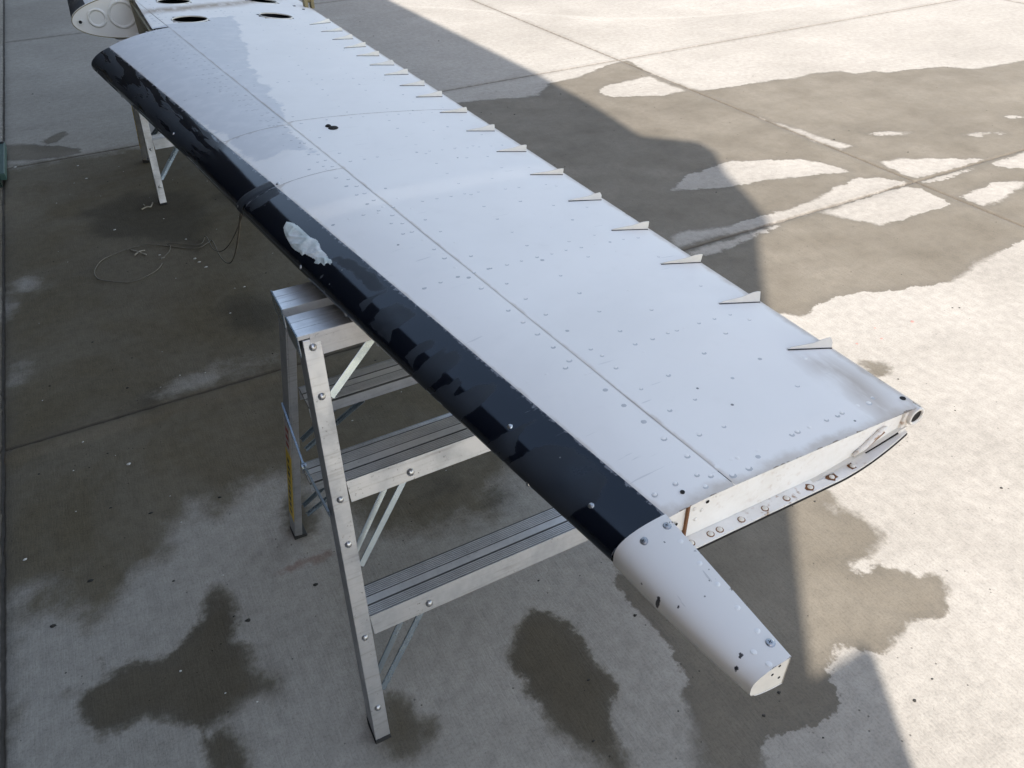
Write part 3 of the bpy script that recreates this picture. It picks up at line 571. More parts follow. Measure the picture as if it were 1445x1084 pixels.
# black leading edge
def nose_skin(name, mat, yr, fphi0, fphi1, off=0., ny=300, nphi=36, xform=None):
    ys = np.linspace(*yr, ny); t = np.linspace(0, 1, nphi)
    Yg, Tg = np.meshgrid(ys, t, indexing='ij'); p0 = fphi0(Yg); p1 = fphi1(Yg); ph = p0+(p1-p0)*Tg
    P = nose_pt(Yg, ph)
    T = TT(Yg); a = .3*(XT-xn(Yg)); nx = -np.cos(ph)/a; nz = np.sin(ph)/(T/2); L = np.sqrt(nx**2+nz**2)
    P[..., 0] += nx/L*off; P[..., 2] += nz/L*off
    arc = np.degrees(ph)*.0012
    bl = np.full(Yg.shape, .05)
    for b in BLOTCH: bl = np.minimum(bl, sdf([(y, p*.0012) for y, p in b], Yg, arc, .05))
    ed = np.minimum((p1-ph)*.05, np.minimum(Yg-yr[0], yr[1]-Yg))
    return P, dict(blotch_distance=bl, edge_distance=np.maximum(ed, 0))
LOWPHI = lambda y: -1.25+0*y
for a, b, lb in ((Y0+.004, 1.588, 'glossy black leading edge with dull streaks and scratches'), (1.5895, 2.925, 'dull striped far length of the black leading edge')):
    P, at = nose_skin('', None, (a, b), LOWPHI, phi_border, .0009)
    o = grid_mesh('leading_edge', P, BLACK, wing, at); o['label'] = lb
# underside carry-on of the nose and lap strap
P, at = nose_skin('', None, (Y0+.004, 2.93), lambda y: -1.57+0*y, LOWPHI, 0, ny=80, nphi=8); grid_mesh('nose_underside', P, BEIGE, wing)
ys = np.linspace(0, 1, 7); t = np.linspace(0, 1, 40); S, Tg = np.meshgrid(ys, t, indexing='ij')
ph = -1.2+(1.2+phi_border(np.array(1.6)))*Tg; Yc = 1.590+.035*S + .02*(1-Tg)
P = nose_pt(Yc, ph); T = TT(Yc); a_ = .3*(XT-xn(Yc)); nx = -np.cos(ph)/a_; nz = np.sin(ph)/(T/2); L = np.sqrt(nx**2+nz**2); h = .0022*np.minimum(1, 8*np.minimum(S, 1-S)+.1)
P[..., 0] += nx/L*h; P[..., 2] += nz/L*h
grid_mesh('lap_strap', P, BLACK, wing, dict(blotch_distance=np.full(S.shape, -.02), edge_distance=np.full(S.shape, .02)))
m = MB()
for y, p in ((1.60, .95), (1.62, .1), (1.61, -.35), (.70, .62), (.53, .55), (1.30, .1), (1.12, -.1), (1.02, -.25), (2.1, .3), (2.6, -.2), (.62, -.1), (.56, -.35), (.9, -.35), (2.85, 0.)):
    q = nose_pt(np.array(y), np.array(p)); m.dome(q, (-math.cos(p)*.6, 0, math.sin(p)+.2), .0045, .003)
m.build('nose_screw', RIVETM, wing)['kind'] = 'stuff'

# pale filler patch stuck on the black edge
lo = np.array(PATCH).min(0)-[.01, 3]; hi = np.array(PATCH).max(0)+[.01, 3]
Yg, Pg = np.meshgrid(np.linspace(lo[0], hi[0], 110), np.radians(np.linspace(lo[1], hi[1], 44)), indexing='ij')
d = -sdf([(y, p*.0012) for y, p in PATCH], Yg, np.degrees(Pg)*.0012, .05)
nz_ = np.array([[mnoise.fractal(Vector((Yg[i, j]*38, Pg[i, j]*4.5, 3.1)), 1, 2, 4) for j in range(44)] for i in range(110)])
rdg = np.array([[1-abs(mnoise.noise(Vector((Yg[i, j]*26+Pg[i, j]*2.2, Pg[i, j]*2.6-Yg[i, j]*9, 7.7))))*2 for j in range(44)] for i in range(110)])
hh = np.clip(d/.0035, 0, 1)*np.clip(.0010+.0013*nz_+.0020*np.clip(rdg, 0, 1)**3, .0002, .02) + .0010
P = nose_pt(Yg, Pg); T = TT(Yg); a_ = .3*(XT-xn(Yg)); nx = -np.cos(Pg)/a_; nz = np.sin(Pg)/(T/2); L = np.sqrt(nx**2+nz**2)
P[..., 0] += nx/L*hh; P[..., 2] += nz/L*hh
k = d > -.0006; keep = k[:-1,:-1] & k[1:,:-1] & k[1:,1:] & k[:-1,1:]
grid_mesh('filler_patch', P, FILLER, wing, keep=keep)['label'] = 'lumpy grey white filler patch on the black edge'

# rear edge
m = MB(); pts = [(XT-.007, y, .936) for y in np.linspace(Y0+.03, YEND, 40)]
m.tube(pts, .0115, 12, True); m.build('rear_edge', WHITE, wing, smooth=True)
# tip rib: web in two sheets with a rusty joint, lower flange, dark slit, tube end
XJT = .468
def web(x0, x1, yy, name, mat):
    m = MB(); xs = np.linspace(x0, x1, 24)
    for a, b in zip(xs[:-1], xs[1:]):
        m.hexa([(a,yy,ZB+.010),(b,yy,ZB+.010),(b,yy+.002,ZB+.010),(a,yy+.002,ZB+.010),
                (a,yy,float(ztop(a,yy))-.0022),(b,yy,float(ztop(b,yy))-.0022),(b,yy+.002,float(ztop(b,yy))-.0022),(a,yy+.002,float(ztop(a,yy))-.0022)])
    return m.build(name, mat, wing)
web(.425, XJT-.001, Y0+.008, 'tip_rib', WEBP); web(XJT+.001, .842, Y0+.006, 'tip_rib', WEBP)
m = MB(); m.hexa([(XJT-.0016,Y0+.0045,ZB+.011),(XJT+.0016,Y0+.0045,ZB+.011),(XJT+.0016,Y0+.009,ZB+.011),(XJT-.0016,Y0+.009,ZB+.011),
                  (XJT-.0016,Y0+.0045,.949),(XJT+.0016,Y0+.0045,.949),(XJT+.0016,Y0+.009,.949),(XJT-.0016,Y0+.009,.949)])
m.box((XJT-.0016, Y0-.019, ZB+.0099), (XJT+.0016, Y0+.004, ZB+.0112)); m.build('rust_line', RUST, wing)
m = MB(); xs = np.linspace(.42, .846, 30)
def flz(x): return ZB+.0085+ (.018*max(0, (x-.72)/.126)**1.5)
def fly(x): return Y0-.013+.012*max(0, (x-.70)/.146)**2
for a, b in zip(xs[:-1], xs[1:]):
    m.hexa([(a,fly(a),flz(a)-.004),(b,fly(b),flz(b)-.004),(b,Y0+.012,flz(b)-.004),(a,Y0+.012,flz(a)-.004),
            (a,fly(a),flz(a)+.001),(b,fly(b),flz(b)+.001),(b,Y0+.012,flz(b)+.001),(a,Y0+.012,flz(a)+.001)])
m.build('rib_flange', RIBP, wing)
m = MB()
for a, b in zip(xs[:-1], xs[1:]): m.hexa([(a,fly(a)-.0012,flz(a)-.0045),(b,fly(b)-.0012,flz(b)-.0045),(b,fly(b)-.0002,flz(b)-.0045),(a,fly(a)-.0002,flz(a)-.0045),(a,fly(a)-.0012,flz(a)-.0015),(b,fly(b)-.0012,flz(b)-.0015),(b,fly(b)-.0002,flz(b)-.0015),(a,fly(a)-.0002,flz(a)-.0015)])
m.build('skin_edge', DARKGAP, wing)
m = MB()
for x in np.linspace(.775, .84, 8)[:-1]: m.hexa([(x,Y0+.003,flz(x)+.0012),(x+.0095,Y0+.003,flz(x)+.0012),(x+.0095,Y0+.0055,flz(x)+.0012),(x,Y0+.0055,flz(x)+.0012)]+[(x,Y0+.003,flz(x)+.0045),(x+.0095,Y0+.003,flz(x)+.0045),(x+.0095,Y0+.0055,flz(x)+.0045),(x,Y0+.0055,flz(x)+.0045)])
m.build('dark_slit', DARKGAP, wing)
m = MB(); m.tube([(.748,Y0+.003,.905),(.765,Y0+.003,.912),(.790,Y0+.003,.930),(.800,Y0+.003,.934)], [.002,.0042,.004,.002], 8)
m.build('bracket', RIBP, wing, smooth=True)
m = MB(); m.tube([(.766,Y0+.002,.9085),(.797,Y0+.002,.927)], .0018, 6); m.build('rust_stain', RUST, wing)
m = MB(); n = 24; cx_, cz_ = .8515, .9345; prof = [(.0142, Y0+.01), (.0142, Y0-.002), (.0134, Y0-.0035), (.0108, Y0-.0035), (.0096, Y0-.002), (.0096, Y0+.05)]
vs = []; fs = []
for r, y in prof:
    for k in range(n): vs.append((cx_+r*math.cos(2*math.pi*k/n), y, cz_+r*math.sin(2*math.pi*k/n)))
for i in range(len(prof)-1):
    for k in range(n): fs.append((i*n+k, i*n+(k+1)%n, (i+1)*n+(k+1)%n, (i+1)*n+k))
m.add(vs, fs); m.build('hinge_tube', RIBP, wing, smooth=True)
m = MB(); m.tube([(cx_, Y0-.0012, cz_), (cx_, Y0+.002, cz_)], .0099, 20); m.build('tube_bore', DARKGAP, wing)
m = MB(); m.box((.832, Y0+.002, .906), (.846, Y0+.012, .944)); m.build('rib_bracket', RIBP, wing, bevel=.003)
# flange rivets, each with a ring of rust
for x, y in FLANGE:
    m = MB(); z = flz(x)+.001; y = Y0-.0045+.004*max(0, (x-.70)/.146)
    k_ = 11; rr_ = [random.uniform(.0045, .0082) for _ in range(k_)]
    m.add([(x+r_*1.25*math.cos(2*math.pi*i/k_), min(Y0+.004, max(fly(x)+.001, y+r_*math.sin(2*math.pi*i/k_))), z+.0003) for i, r_ in enumerate(rr_)], [tuple(range(k_))]) if random.random() < .4 else None
    m.dome((x, y, z), (0,0,1), .0052, .0008, 10, 1); m.mi = 1; m.dome((x, y, z+.0006), (0,0,1), .0039, .0022, 10, 2)
    m.build('flange_rivet', [RUST, BEIGE], wing)
for x, z in ((.452, .925), (.497, .941), (.478, .938), (.482, .918), (.49, .93)):
    m = MB(); m.dome((x, Y0+.0055, z), (0,-1,0), .0028, .0012, 8, 1); m.build('web_rivet', DARKGAP if x in (.452, .497) else RIBP, wing)

# horn: the leading edge carried on past the tip
horn_mats = HORN
ns, npf = 170, 90
YH0, YH1 = Y0+.002, .262
S, Tg = np.meshgrid(np.linspace(0, 1, ns), np.linspace(0, 1, npf), indexing='ij')
Yg = YH0+(YH1-YH0)*S; xl = .3605+(.385-.3605)*S - .003*np.sin(np.pi*S); xr = .430+.002*S; Th = .077-.030*S; zc = ZB+.0385+.0015*S
ph = -1.45+2.9*Tg; c_max = 1-math.cos(1.45)
prof_x = (1-np.cos(ph))/c_max; prof_x = prof_x**1.02
Xg = xl+(xr-xl)*prof_x; Zg = zc+Th/2*np.sign(ph)*np.abs(np.sin(ph))**.72
Yg = Yg + (.012*(1-prof_x))*S*0 
ed = np.minimum(np.minimum((Yg-YH1)*1.2, (YH0-Yg)*1.6+.0015), (1-Tg)*.06+.0015)
ed = np.minimum(ed, np.abs(ph+.45)*.03+.0022)
chipd = np.full(Xg.shape, .05)
for hx, hy, hr_ in HCHIP: chipd = np.minimum(chipd, np.where(Tg > .45, np.hypot(Xg-hx, (Yg-hy)*.8)-hr_*1.0, .05))
chipd = np.minimum(chipd, np.hypot(np.hypot(Xg-.389, Yg-YH1), (Zg-.905))-.0045)
grid_mesh('tip_horn', np.stack([Xg, Yg, Zg], -1), HORN, wing, dict(edge_distance=np.maximum(ed, 0), chip_distance=chipd))
# its back and end faces
m = MB()
for i in range(ns-1):
    a = [(xr[i,0]-.0005, Yg[i,0], Zg[i,0]), (xr[i,0]-.0005, Yg[i,0], Zg[i,-1]), (xr[i+1,0]-.0005, Yg[i+1,0], Zg[i+1,-1]), (xr[i+1,0]-.0005, Yg[i+1,0], Zg[i+1,0])]
    m.add(a, [(0,1,2,3)])
m.build('horn_back', BEIGE, wing)
m = MB(); ring = [(Xg[-1,k], YH1+.0008, Zg[-1,k]) for k in range(npf)]
m.add(ring+[(p[0], p[1]+.003, p[2]) for p in ring], [tuple(range(npf))] + [(k, (k+1) % npf, (k+1) % npf+npf, k+npf) for k in range(npf)])
m.build('horn_end', BEIGE, wing)
m = MB()
for x, z in ((.412, .928), (.424, .914), (.419, .938)): m.dome((x, YH1+.0008, z), (0,-1,0), .0018, .0008)
m.build('end_rivet', DARKGAP, wing)['kind'] = 'stuff'
def horn_z(x, y):
    s = (YH0-y)/(YH0-YH1); xl_ = .3605+.0245*s-.003*math.sin(math.pi*s); u = np.clip((x-xl_)/(.43+.002*s-xl_), 0, 1)**(1/1.02)*c_max
    p = math.acos(1-u); return ZB+.0385+.0015*s+(.077-.03*s)/2*math.sin(p)**.72
for x, y in ((.421, .450), (.388, .448), (.424, .284)):
    z = horn_z(x, y); m = MB(); nrm = (-.12 if x > .4 else -.5, 0, 1)
    m.mi = 1; m.dome((x, y, z-.0003), nrm, .0058, .0012, 12, 1); m.mi = 0; m.dome((x, y, z+.0006), nrm, .0044, .0009, 12, 2)
    m.mi = 2; n_ = Vector(nrm).normalized(); c = Vector((x, y, z+.0006))+n_*.00085
    for d_ in (Vector((1, .4, 0)), Vector((-.4, 1, 0))):
        t = (d_-n_*d_.dot(n_)).normalized()*.0019; m.bar(c-t, c+t, .0007, .0002, n_)
    m.build('screw', [RIVETM, ALU, DARKGAP], wing)
m = MB()
for y in (.425, .392, .362, .330, .300):
    x = .4215; m.dome((x, y, horn_z(x, y)-.0002), (-.12,0,1), .0036, .0006)
for x, y in ((.405, .285), (.409, .268)): m.dome((x, y, horn_z(x, y)-.0002), (-.1,0,1), .0038, .0006)
hr = m.build('horn_rivet', HORN, wing); hr['kind'] = 'stuff'; at = hr.data.attributes.new('edge_distance', 'FLOAT', 'POINT'); at.data.foreach_set('value', np.full(len(hr.data.vertices), .05, np.float32)); at = hr.data.attributes.new('chip_distance', 'FLOAT', 'POINT'); at.data.foreach_set('value', np.full(len(hr.data.vertices), .05, np.float32))

# skin rivets
m = MB(); cnt = 0
def riv(x, y, r=.0038, h=.0006):
    global cnt
    if not (Y0+.005 < y < 3.6) or x > XT-.012 or x < xb(y)+.004: return
    if y > 2.98 and x < .225: return
    for hx, hy in ((.35,3.079),(.66,3.15),(.344,3.39),(.68,3.46)):
        if (x-hx)**2+(y-hy)**2 < .07**2: return
    r *= random.uniform(.85, 1.12); h *= random.uniform(.35, 1.3)
    x += random.gauss(0, .0007); y += random.gauss(0, .0007)
    z = float(ztop(np.array(x), np.array(y)))+float(pillow(np.array([x]), np.array([y]))[0])
    dx = (float(ztop(np.array(x+.004), np.array(y)))-float(ztop(np.array(x-.004), np.array(y))))/.008
    m.mi = 1
    if random.random() < .8: m.dome((x-.0003, y-.0009, z-.0001), (-dx, 0, 1), r*1.22, .0003, 8, 1)  # grey disc offset under the head leaves a crescent on one side
    m.mi = 0; m.dome((x, y, z-.0001), (-dx, 0, 1), r, h, 8, 1); cnt += 1
for y in np.arange(.49, 3.55, .040): riv(xs_(y)-.014, y)
for y in np.arange(.50, 3.55, .056): riv(xs_(y)+.030, y, .0034)
for y in np.arange(1.25, 2.98, .05): riv(xs_(y)-.032, y, .0034)
for y in np.arange(1.9, 2.98, .045):
    for d in (.055, .075, .10): riv(xs_(y)-d*(.4+.6*(y-1.8)/1.1), y+.01*d/.05, .0032)
for x0_, y0_, y1_, sp in ((.60, .49, 1.9, .062), (.515, 2.0, 3.0, .052), (.63, 1.95, 3.0, .060), (.68, .5, 1.9, .066), (.74, .5, 3.5, .075), (.80, .5, 3.5, .12)):
    for y in np.arange(y0_, y1_, sp):
        if random.random() < .96: riv(x0_ + (0.02*(y-1) if x0_ < .7 else 0), y, .0035)
for k, yr_ in enumerate(RIBS):
    for x in np.arange(.10, .84, .031):
        if random.random() < .93: riv(x, yr_+.012*math.sin(x*9+k)*(x-.3), .0034)
for y in np.arange(3.10, 3.3, .04):
    for x in (.235, .26, .48): riv(x, y)
for x in np.arange(.25, .6, .03): riv(x, 3.205)
for x in (.50, .54, .565): riv(x, .478, .0042)
o = m.build('skin_rivet', [WHITE, RIVRING], wing); o['kind'] = 'stuff'
for nm, v in (('matte_distance', .2), ('dirt_distance', .2), ('edge_distance', .05)):
    at = o.data.attributes.new(nm, 'FLOAT', 'POINT')
    co = np.zeros(len(o.data.vertices)*3); o.data.vertices.foreach_get('co', co); co = co.reshape(-1, 3)
    val = union(MATTE, co[:,0], co[:,1], .2) if nm == 'matte_distance' else np.full(len(co), v)
    at.data.foreach_set('value', val.astype(np.float32))
for hx, hy in ((.35,3.079),(.66,3.15),(.344,3.39),(.68,3.46)):
    m = MB(); m.tube([(hx+.0585*math.cos(a), hy+.0525*math.sin(a), float(ztop(np.array(hx+.0585*math.cos(a)), np.array(hy+.0525*math.sin(a))))-.001) for a in np.linspace(0, 2*math.pi, 37)], .0028, 6, False)
    m.build('hole_rim', BEIGE, wing, smooth=True)
# dark fastener, holes by the rear corner
m = MB(); z = float(ztop(np.array(.469), np.array(1.836))); m.dome((.469, 1.836, z), (0,0,1), .013, .004, 12, 2); m.dome((.462, 1.852, z), (0,0,1), .008, .006, 9, 2)
m.build('latch', DARKGAP, wing)
for x, y, r in ((.850, .486, .0042), (.470, .484, .003), (.79, 3.4, .008), (.81, 3.34, .008)):
    m = MB(); z = float(ztop(np.array(x), np.array(y))); m.tube([(x, y, z-.002), (x, y, z+.0006)], r, 12); m.build('small_hole', DARKGAP, wing)
# row of vortex generators: thin triangular blades
for k, (xa, ya_, xb_, yb_) in enumerate(VG):
    xb_ = min(xb_, XT-.004); a = Vector((xa, ya_, float(ztop(np.array(xa), np.array(ya_))))); b = Vector((xb_, yb_, float(ztop(np.array(xb_), np.array(yb_)))))
    d = (b-a).normalized(); sdn = Vector((d.y, -d.x, 0)).normalized()
    hgt = .0135*random.uniform(.92, 1.1); th = .0011; lean = sdn*(-random.uniform(.002, .010))
    m = MB()
    prof = [(0, 0), (1, 0), (1.04, .97), (.98, 1.0), (.86, .92), (.55, .52), (.10, .18)]
    if k % 4 == 1: prof = [(0, 0), (1, 0), (1.03, .6), (1.0, .95), (.82, .78), (.6, .50), (.08, .16)]
    L = (b-a).length; fr = []; bk = []
    for s_, t_ in prof:
        p = a + d*L*s_ + Vector((0, 0, hgt*t_+.0004)) + lean*t_; fr.append(p+sdn*th/2); bk.append(p-sdn*th/2)
    n = len(prof); m.add(fr+bk, [tuple(range(n)), tuple(range(n, 2*n))[::-1]] + [(i, i+n, (i+1) % n+n, (i+1) % n) for i in range(n)])
    ob = m.build('vortex_blade', BEIGE, wing)
    m = MB(); up = Vector((0, 0, .0012)); m.hexa([p+q for q in (Vector((0,0,0)), up) for p in (a+sdn*.0012, b+sdn*.0012, b-sdn*.010, a-sdn*.002)]); m.build('foot_flange', BEIGE, ob)
    m = MB(); m.bar(a+sdn*.0018+up*.4, b+sdn*.0018+up*.4, .0014, .0014); m.build('base_shade_line', DARKGAP, ob)  # dark bar painting the shadow under the blade's base
# hinge lug at the rear edge, far end
m = MB(); m.box((.835, 3.40, .945), (.85, 3.43, .99)); m.box((.862, 3.40, .945), (.875, 3.43, .99)); m.tube([(.833, 3.415, .978), (.877, 3.415, .978)], .012, 12); m.build('hinge_lug', OLIVE, wing, bevel=.002)

# far length of the leading edge past the notch, with its end rib
YN = 3.60
def xn2(y): return -.016+.02*(y-YN)
def nose2(y, ph, xr=.245):
    T = TT(y); return np.stack([xn2(y)+(xr-.1*(y-YN)-xn2(y))*(1-np.cos(ph)), y+0*ph, ZB+T/2+T/2*np.sin(ph)], -1)
Yg, Pg = np.meshgrid(np.linspace(YN, YEND, 60), np.linspace(.72, math.pi/2, 14), indexing='ij'); zz = np.full(Yg.shape, .2)
grid_mesh('skin_panel', nose2(Yg, Pg), WHITE, wing, dict(matte_distance=zz, dirt_distance=zz, edge_distance=zz*.2))['label'] = 'white nose skin beyond the notch'
Yg, Pg = np.meshgrid(np.linspace(YN, YEND, 60), np.linspace(-1.57, .72, 30), indexing='ij'); zz = np.full(Yg.shape, -.02)
grid_mesh('leading_edge', nose2(Yg, Pg), BLACK, wing, dict(blotch_distance=zz, edge_distance=-zz))['label'] = 'black leading edge beyond the notch'
m = MB(); ph = np.linspace(-math.pi/2, math.pi/2, 40); q = nose2(np.full(40, YN), ph)
q = np.concatenate([q, [[.262, YN, ZB+.135], [.268, YN, ZB+.08], [.262, YN, ZB+.02]]]); n = len(q)
m.add([(p[0], YN-.004, p[2]) for p in q]+[(p[0], YN+.004, p[2]) for p in q], [tuple(range(n)), tuple(range(n, 2*n))[::-1]]+[(k, (k+1) % n, (k+1) % n+n, k+n) for k in range(n)])
endrib = m.build('end_rib', ROUGHW, wing, bevel=.002); endrib['label'] = 'pale end rib with two round dimples'
def ring(c, R, r, ymin, parent, name, mat, n=32, squash=1):
    mm = MB(); mm.tube([(c[0]+R*math.cos(2*math.pi*k/n), ymin, c[1]+R*squash*math.sin(2*math.pi*k/n)) for k in range(n+1)], r, 6, False); return mm.build(name, mat, parent, smooth=True)
ring((.075, ZB+.088), .030, .0062, YN-.0025, endrib, 'dimple', ROUGHW); ring((.165, ZB+.090), .046, .0068, YN-.0025, endrib, 'dimple', ROUGHW)
ring((.012, ZB+.080), .0085, .0028, YN-.005, endrib, 'bushing', ROUGHW)
m = MB(); m.tube([(.012, YN-.0056, ZB+.080), (.012, YN-.003, ZB+.080)], .0072, 16); m.build('bushing_hole', DARKGAP, endrib)
ph = np.linspace(-1.3, 1.5, 40); q = nose2(np.full(40, YN-.0045), ph); m = MB(); m.tube(q.tolist(), .0016, 5); m.build('rib_edge', OLIVE, endrib)

# ------------------------------------------------------------------ stepladders
def make_ladder():
    root = empty('stepladder', (.51, 1.25, 0))
    xf, xtp = .389, .312                 # outer rail centre at the foot and at the top
    yf, yt = .353, .087                  # outer face distance from the middle, foot and top
    def X(z): return xf+(xtp-xf)*z/.87
    def Yo(z): return yf+(yt-yf)*z/.87
    zt = .868
    for sy in (-1, 1):
        for sx in (-1, 1):
            m = MB()
            def P(dx, dy, z): return (sx*(X(z)+dx), sy*(Yo(z)-dy), z)
            # outer face, side web, inner lip: a C channel
            for (xa, xb2, ya2, yb2) in ((-.0165, .0165, 0, .003), (.0135, .0165, .003, .052), (-.004, .0135, .049, .052)):
                z0 = .006
                m.hexa([P(xa, ya2, z0), P(xb2, ya2, z0), P(xb2, yb2, z0), P(xa, yb2, z0), P(xa, ya2, zt), P(xb2, ya2, zt), P(xb2, yb2, zt), P(xa, yb2, zt)])
            r = m.build('rail', ALU, root, bevel=.0012)
            m = MB(); m.hexa([P(-.018, -.0015, 0), P(.018, -.0015, 0), P(.018, .053, 0), P(-.018, .053, 0), P(-.017, -.0015, .010), P(.0178, -.0015, .010), P(.0178, .053, .022), P(-.017, .053, .012)]); m.build('foot', RUBBER, r, bevel=.002)
            zs = [.086, .259, .469, .563, .764, .853]
            for z in zs:
                m = MB(); m.dome(P(.0, -.0003, z), (0, sy, .29), .0072, .0045, 12, 3); m.build('rivet', RIVETM, r, smooth=True)
        # steps
        for zs_ in (.296, .590):
            h, dp = .043, .082; xw = X(zs_)-.0175
            yo = Yo(zs_)-.004
            m = MB()
            def B(x0, x1, d0, d1, z0, z1):
                ya2, yb2 = sorted((sy*(yo-d0), sy*(yo-d1))); m.box((x0, ya2, z0), (x1, yb2, z1))
            def sl(z): return 0
            # front face follows the lean of the rails
            yl = Yo(zs_-h)-.004
            m.hexa([(-xw, sy*yl, zs_-h), (xw, sy*yl, zs_-h), (xw, sy*(yl-.003), zs_-h), (-xw, sy*(yl-.003), zs_-h), (-xw, sy*yo, zs_), (xw, sy*yo, zs_), (xw, sy*(yo-.003), zs_), (-xw, sy*(yo-.003), zs_)])
            m.mi = 1; B(-xw, xw, .0032, dp, zs_-.0035, zs_-.0012); m.mi = 0
            B(-xw, xw, dp-.003, dp, zs_-.028, zs_-.0037)
            st = m.build('step', [ALU, GROOVE], root)
            m = MB()
            ridges = list(np.arange(.0045, .0275, .0046)) + list(np.arange(.052, .079, .0046))
            for d in ridges:
                ya2, yb2 = sorted((sy*(yo-d), sy*(yo-d-.0026))); m.box((-xw+.001, ya2, zs_-.0011), (xw-.001, yb2, zs_+.0004))
            m.build('tread', TREAD, st)
            m = MB(); ya2, yb2 = sorted((sy*(yo-.031), sy*(yo-.0485))); m.box((-xw+.001, ya2, zs_-.0011), (xw-.001, yb2, zs_+.0002)); m.build('smooth_band', TREAD, st)
            # braces from the step to the rails, one outside pair and one inside pair
            for sx in (-1, 1):
                xa = sx*(xw-.125); 
                m = MB(); m.dome((xa, sy*(Yo(zs_-.030)-.0035), zs_-.026), (0, sy, .29), .0078, .005, 12, 3); m.build('rivet', RIVETM, st, smooth=True)
                zb = zs_-.185
                for dd in (.008, .058):
                    m = MB(); a = Vector((xa, sy*(yo-dd), zs_-.040)); b = Vector((sx*(X(zb)-.019), sy*(Yo(zb)-.006-dd*.75), zb))
                    m.bar(a, b, .013, .0025, (0, sy, .3)); m.bar(a+Vector((0, -sy*.005, 0)), b+Vector((0, -sy*.005, 0)), .0025, .011, (0, sy, .3)); m.build('brace', GALV, root, bevel=.0008)
        # cap half
        m = MB(); xc = .335; d0, d1 = (.090, .015)
        def yy(d): return sy*d
        for k in range(3):
            a, b = sorted((yy(d0-.0254*k-.0006), yy(d0-.0254*(k+1)+.0006))); m.box((-xc, a, .874), (xc, b, .880))
        a, b = sorted((yy(d0), yy(d0-.003))); m.box((-xc+.020, a-.0, .832), (xc-.020, b, .8795))
        a, b = sorted((yy(d1), yy(d1+.003))); m.box((-xc, a, .842), (xc, b, .8795))
        a, b = sorted((yy(d0-.003), yy(d1+.003))); m.box((-xc, a, .8705), (xc, b, .8738))
        cp = m.build('cap', TREAD, root)
        for sx in (-1, 1):
            m = MB(); a, b = sorted((yy(d0+.002), yy(d1-.002))); x0, x1 = sorted((sx*xc, sx*(xc+.0035)))
            m.box((x0, a, .838), (x1, b, .8825)); m.build('end_plate', GALV, cp, bevel=.0015)
            m = MB(); a = Vector((sx*.20, sy*(d0-.006), .834)); b = Vector((sx*(X(.76)-.017), sy*(Yo(.76)-.008), .752))
            m.bar(a, b, .015, .003, (0, sy, .3)); m.bar(a+Vector((0, -sy*.006, .001)), b+Vector((0, -sy*.006, .001)), .003, .012, (0, sy, .3)); m.build('brace', GALV, root, bevel=.0008)
            m = MB(); m.dome((sx*.18, sy*(d0+.0003), .850), (0, sy, 0), .0085, .004, 12, 3); m.build('rivet', RIVETM, cp, smooth=True)
    for sx in (-1, 1):       # folding spreader
        pr = [(sx*(X(.54)+.018), .189, .543), (sx*(X(.5)+.022), .015, .500), (sx*(X(.52)+.020), -.165, .521)]
        m = MB(); m.bar(pr[0], pr[1], .004, .013); m.build('spreader', GALV, root)
        m = MB(); m.bar(pr[1], pr[2], .004, .013); m.tube([(pr[1][0]-sx*.006, pr[1][1], pr[1][2]), (pr[1][0]+sx*.005, pr[1][1], pr[1][2])], .008, 10); m.build('spreader', GALV, root)
    # stickers on the outside web of the rear left rail
    def web_pt(d, z): return Vector((-(X(z)+.0165+.0006), Yo(z)-d, z))
    def sticker(name, d0, d1, z0, z1, mat, parent, t=.0006):
        m = MB(); q = [web_pt(d, z) for d, z in ((d0, z0), (d1, z0), (d1, z1), (d0, z1))]; o = Vector((-t, 0, 0)); m.hexa([p for p in q]+[p+o for p in q]); return m.build(name, mat, parent)
    s1 = sticker('warning_sticker', .003, .051, .095, .385, YELLOW, root)
    for k in range(9):
        z = .12+.028*k; sticker('faded_print', .016, .016+random.uniform(.014, .022), z, z+random.uniform(.008, .019), BLACKINK, s1, .0009)
    s2 = sticker('size_sticker', .003, .051, .39, .50, LABELW, root)
    for k in range(3): sticker('faded_print', .014, .038, .41+k*.028, .425+k*.028, REDINK, s2, .0009)
    return root
lad = make_ladder()
tag(lad, 'near aluminium stepladder with open steps in full view under the black edge', 'stepladder', 'stepladders holding up the control surface')
def copy_tree(o, parent=None):
    c = o.copy(); COL.objects.link(c)
    if parent: c.parent = parent
    for ch in list(o.children): copy_tree(ch, c)
    return c
lad2 = copy_tree(lad); lad2.location = (.502, 4.43, 0)
lad2['label'] = 'far aluminium stepladder mostly hidden, one leg and brace showing under the black edge'

# ------------------------------------------------------------------ small things on the ground
def smooth_path(pts, n=6):
    P = [Vector(p) for p in pts]; out = []
    for i in range(len(P)-1):
        p0, p1, p2, p3 = P[max(i-1,0)], P[i], P[i+1], P[min(i+2,len(P)-1)]
        for k in range(n):
            t = k/n; out.append(.5*((2*p1)+(-p0+p2)*t+(2*p0-5*p1+4*p2-p3)*t*t+(-p0+3*p1-3*p2+p3)*t**3))
    return out+[P[-1]]
top = nose_pt(np.array(CORD_TOP[0][0]), np.array(math.radians(CORD_TOP[0][1])))
top2 = nose_pt(np.array(CORD_TOP[1][0]), np.array(math.radians(CORD_TOP[1][1])))
gx, gy = CORD[-1]
tx, ty = float(top[0])+.012, float(top[1])
def hang(tx, ty, tz, gx, gy, n=8, sag=.10):
    return [(gx+(tx-gx)*t+ -.0*t, gy+(ty-gy)*t, .004+(tz-.004)*(t**1.35)-sag*math.sin(math.pi*t)*.3) for t in np.linspace(0, 1, n)][1:]
m = MB(); pts = [(x, y, .004+.002*(i % 3)) for i, (x, y) in enumerate(CORD)]
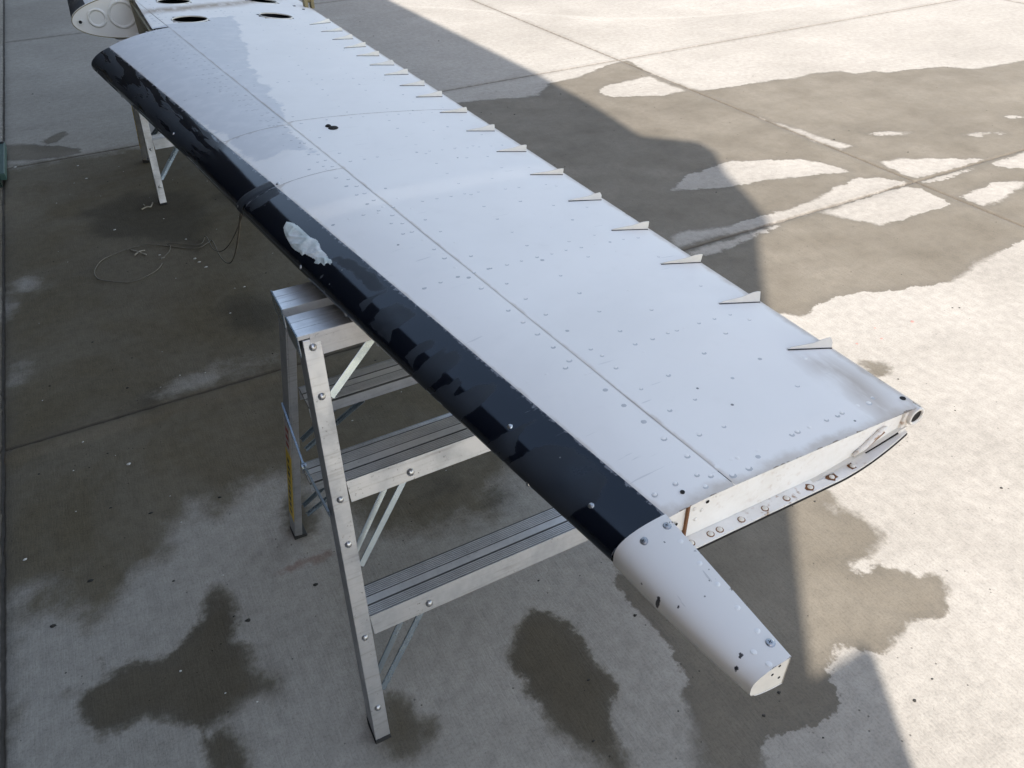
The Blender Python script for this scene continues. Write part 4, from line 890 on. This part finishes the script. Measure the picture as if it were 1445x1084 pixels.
m.tube(smooth_path(pts+hang(tx, ty, float(top[2])-.02, gx, gy)), .0024, 6)
m.tube(smooth_path([(x, y, .007) for x, y in CORD2]+[(CORD[-3][0]+.02, CORD[-3][1]+.03, .007), (gx-.02, gy+.05, .012)]+hang(float(top2[0])+.012, float(top2[1]), float(top2[2])-.02, gx-.02, gy+.05, sag=-.05)), .0020, 6)
tag(m.build('cord', CORDM, smooth=True), 'thin grey cord hanging from the black edge into an open loop on the floor', 'cord')
tw_lab = ['bent pale twig lying near the foot of the far stepladder', 'straight pale twig crossing another inside the cord loop', 'short pale twig crossed over another inside the cord loop', 'tiny straw scrap beside the bent twig']
for k, p in enumerate(TWIG):
    m = MB(); m.tube(smooth_path([(x, y, .005+.003*(i % 2)) for i, (x, y) in enumerate(p)], 4), .0035 if k < 3 else .0025, 6)
    tag(m.build('twig', WOODM, smooth=True), tw_lab[k], 'twig', 'dry twigs on the floor')
def bits(name, pts, mat, r0, r1, extra=None, kind='stuff'):
    m = MB()
    for x, y in pts:
        r = random.uniform(r0, r1); a0 = random.random()*6; n = 7
        ring_ = [(x+r*random.uniform(.5, 1.1)*math.cos(a0+k*2*math.pi/n)*1.3, y+r*random.uniform(.5, 1.1)*math.sin(a0+k*2*math.pi/n), .0008) for k in range(n)]
        m.add(ring_+[(x, y, .001+r*.45)], [(k, (k+1) % n, n) for k in range(n)])
    return tag(m.build(name, mat), kind=kind)
def scatter(n, x0, x1, y0, y1): return [(random.uniform(x0, x1), random.uniform(y0, y1)) for _ in range(n)]
bits('pale_grit', list(SPECKS), CHALK, .004, .008)
bits('fine_pale_grit', scatter(60, -.6, 1.0, .9, 5), CHALK, .0015, .0035)
bits('dark_grit', list(GRIT), DARKGRIT, .003, .008)
bits('fine_dark_grit', scatter(150, -.6, 3.5, .4, 5)+scatter(80, 1.2, 5, .5, 7), DARKGRIT, .0015, .005)
bits('paint_flecks', list(REDMARK), REDFLECK, .004, .008)

# green slatted platform reaching in at the left edge
gp_ = empty('slatted_platform', (-.952, 5.05, 0)); tag(gp_, 'dark green slatted steel platform cut off by the left edge', 'platform')
m = MB(); m.box((.335, -.26, .028), (.366, .30, .066)); m.build('side_rail', GREEN, gp_, bevel=.004)
for k in range(6):
    m = MB(); m.box((-.40, -.29+k*.105, .052), (.334, -.29+k*.105+.062, .064)); m.build('slat', DKGREEN if k % 2 else GREEN, gp_, bevel=.003)
for sy in (-.28, .27):
    m = MB(); m.box((.30, sy, 0), (.334, sy+.05, .05)); m.build('leg', DKGREEN, gp_)
m = MB(); m.dome((.353, .27, .066), (0,0,1), .014, .008, 12, 2); m.build('knob', RUBBER, gp_)
wb = MB(); wb.box((-1.25, 4.36, .001), (-.645, 4.56, .10)); tag(wb.build('box', BEIGE, bevel=.004), 'corner of a pale box in front of the green slatted platform', 'box')
print('rivets', cnt)
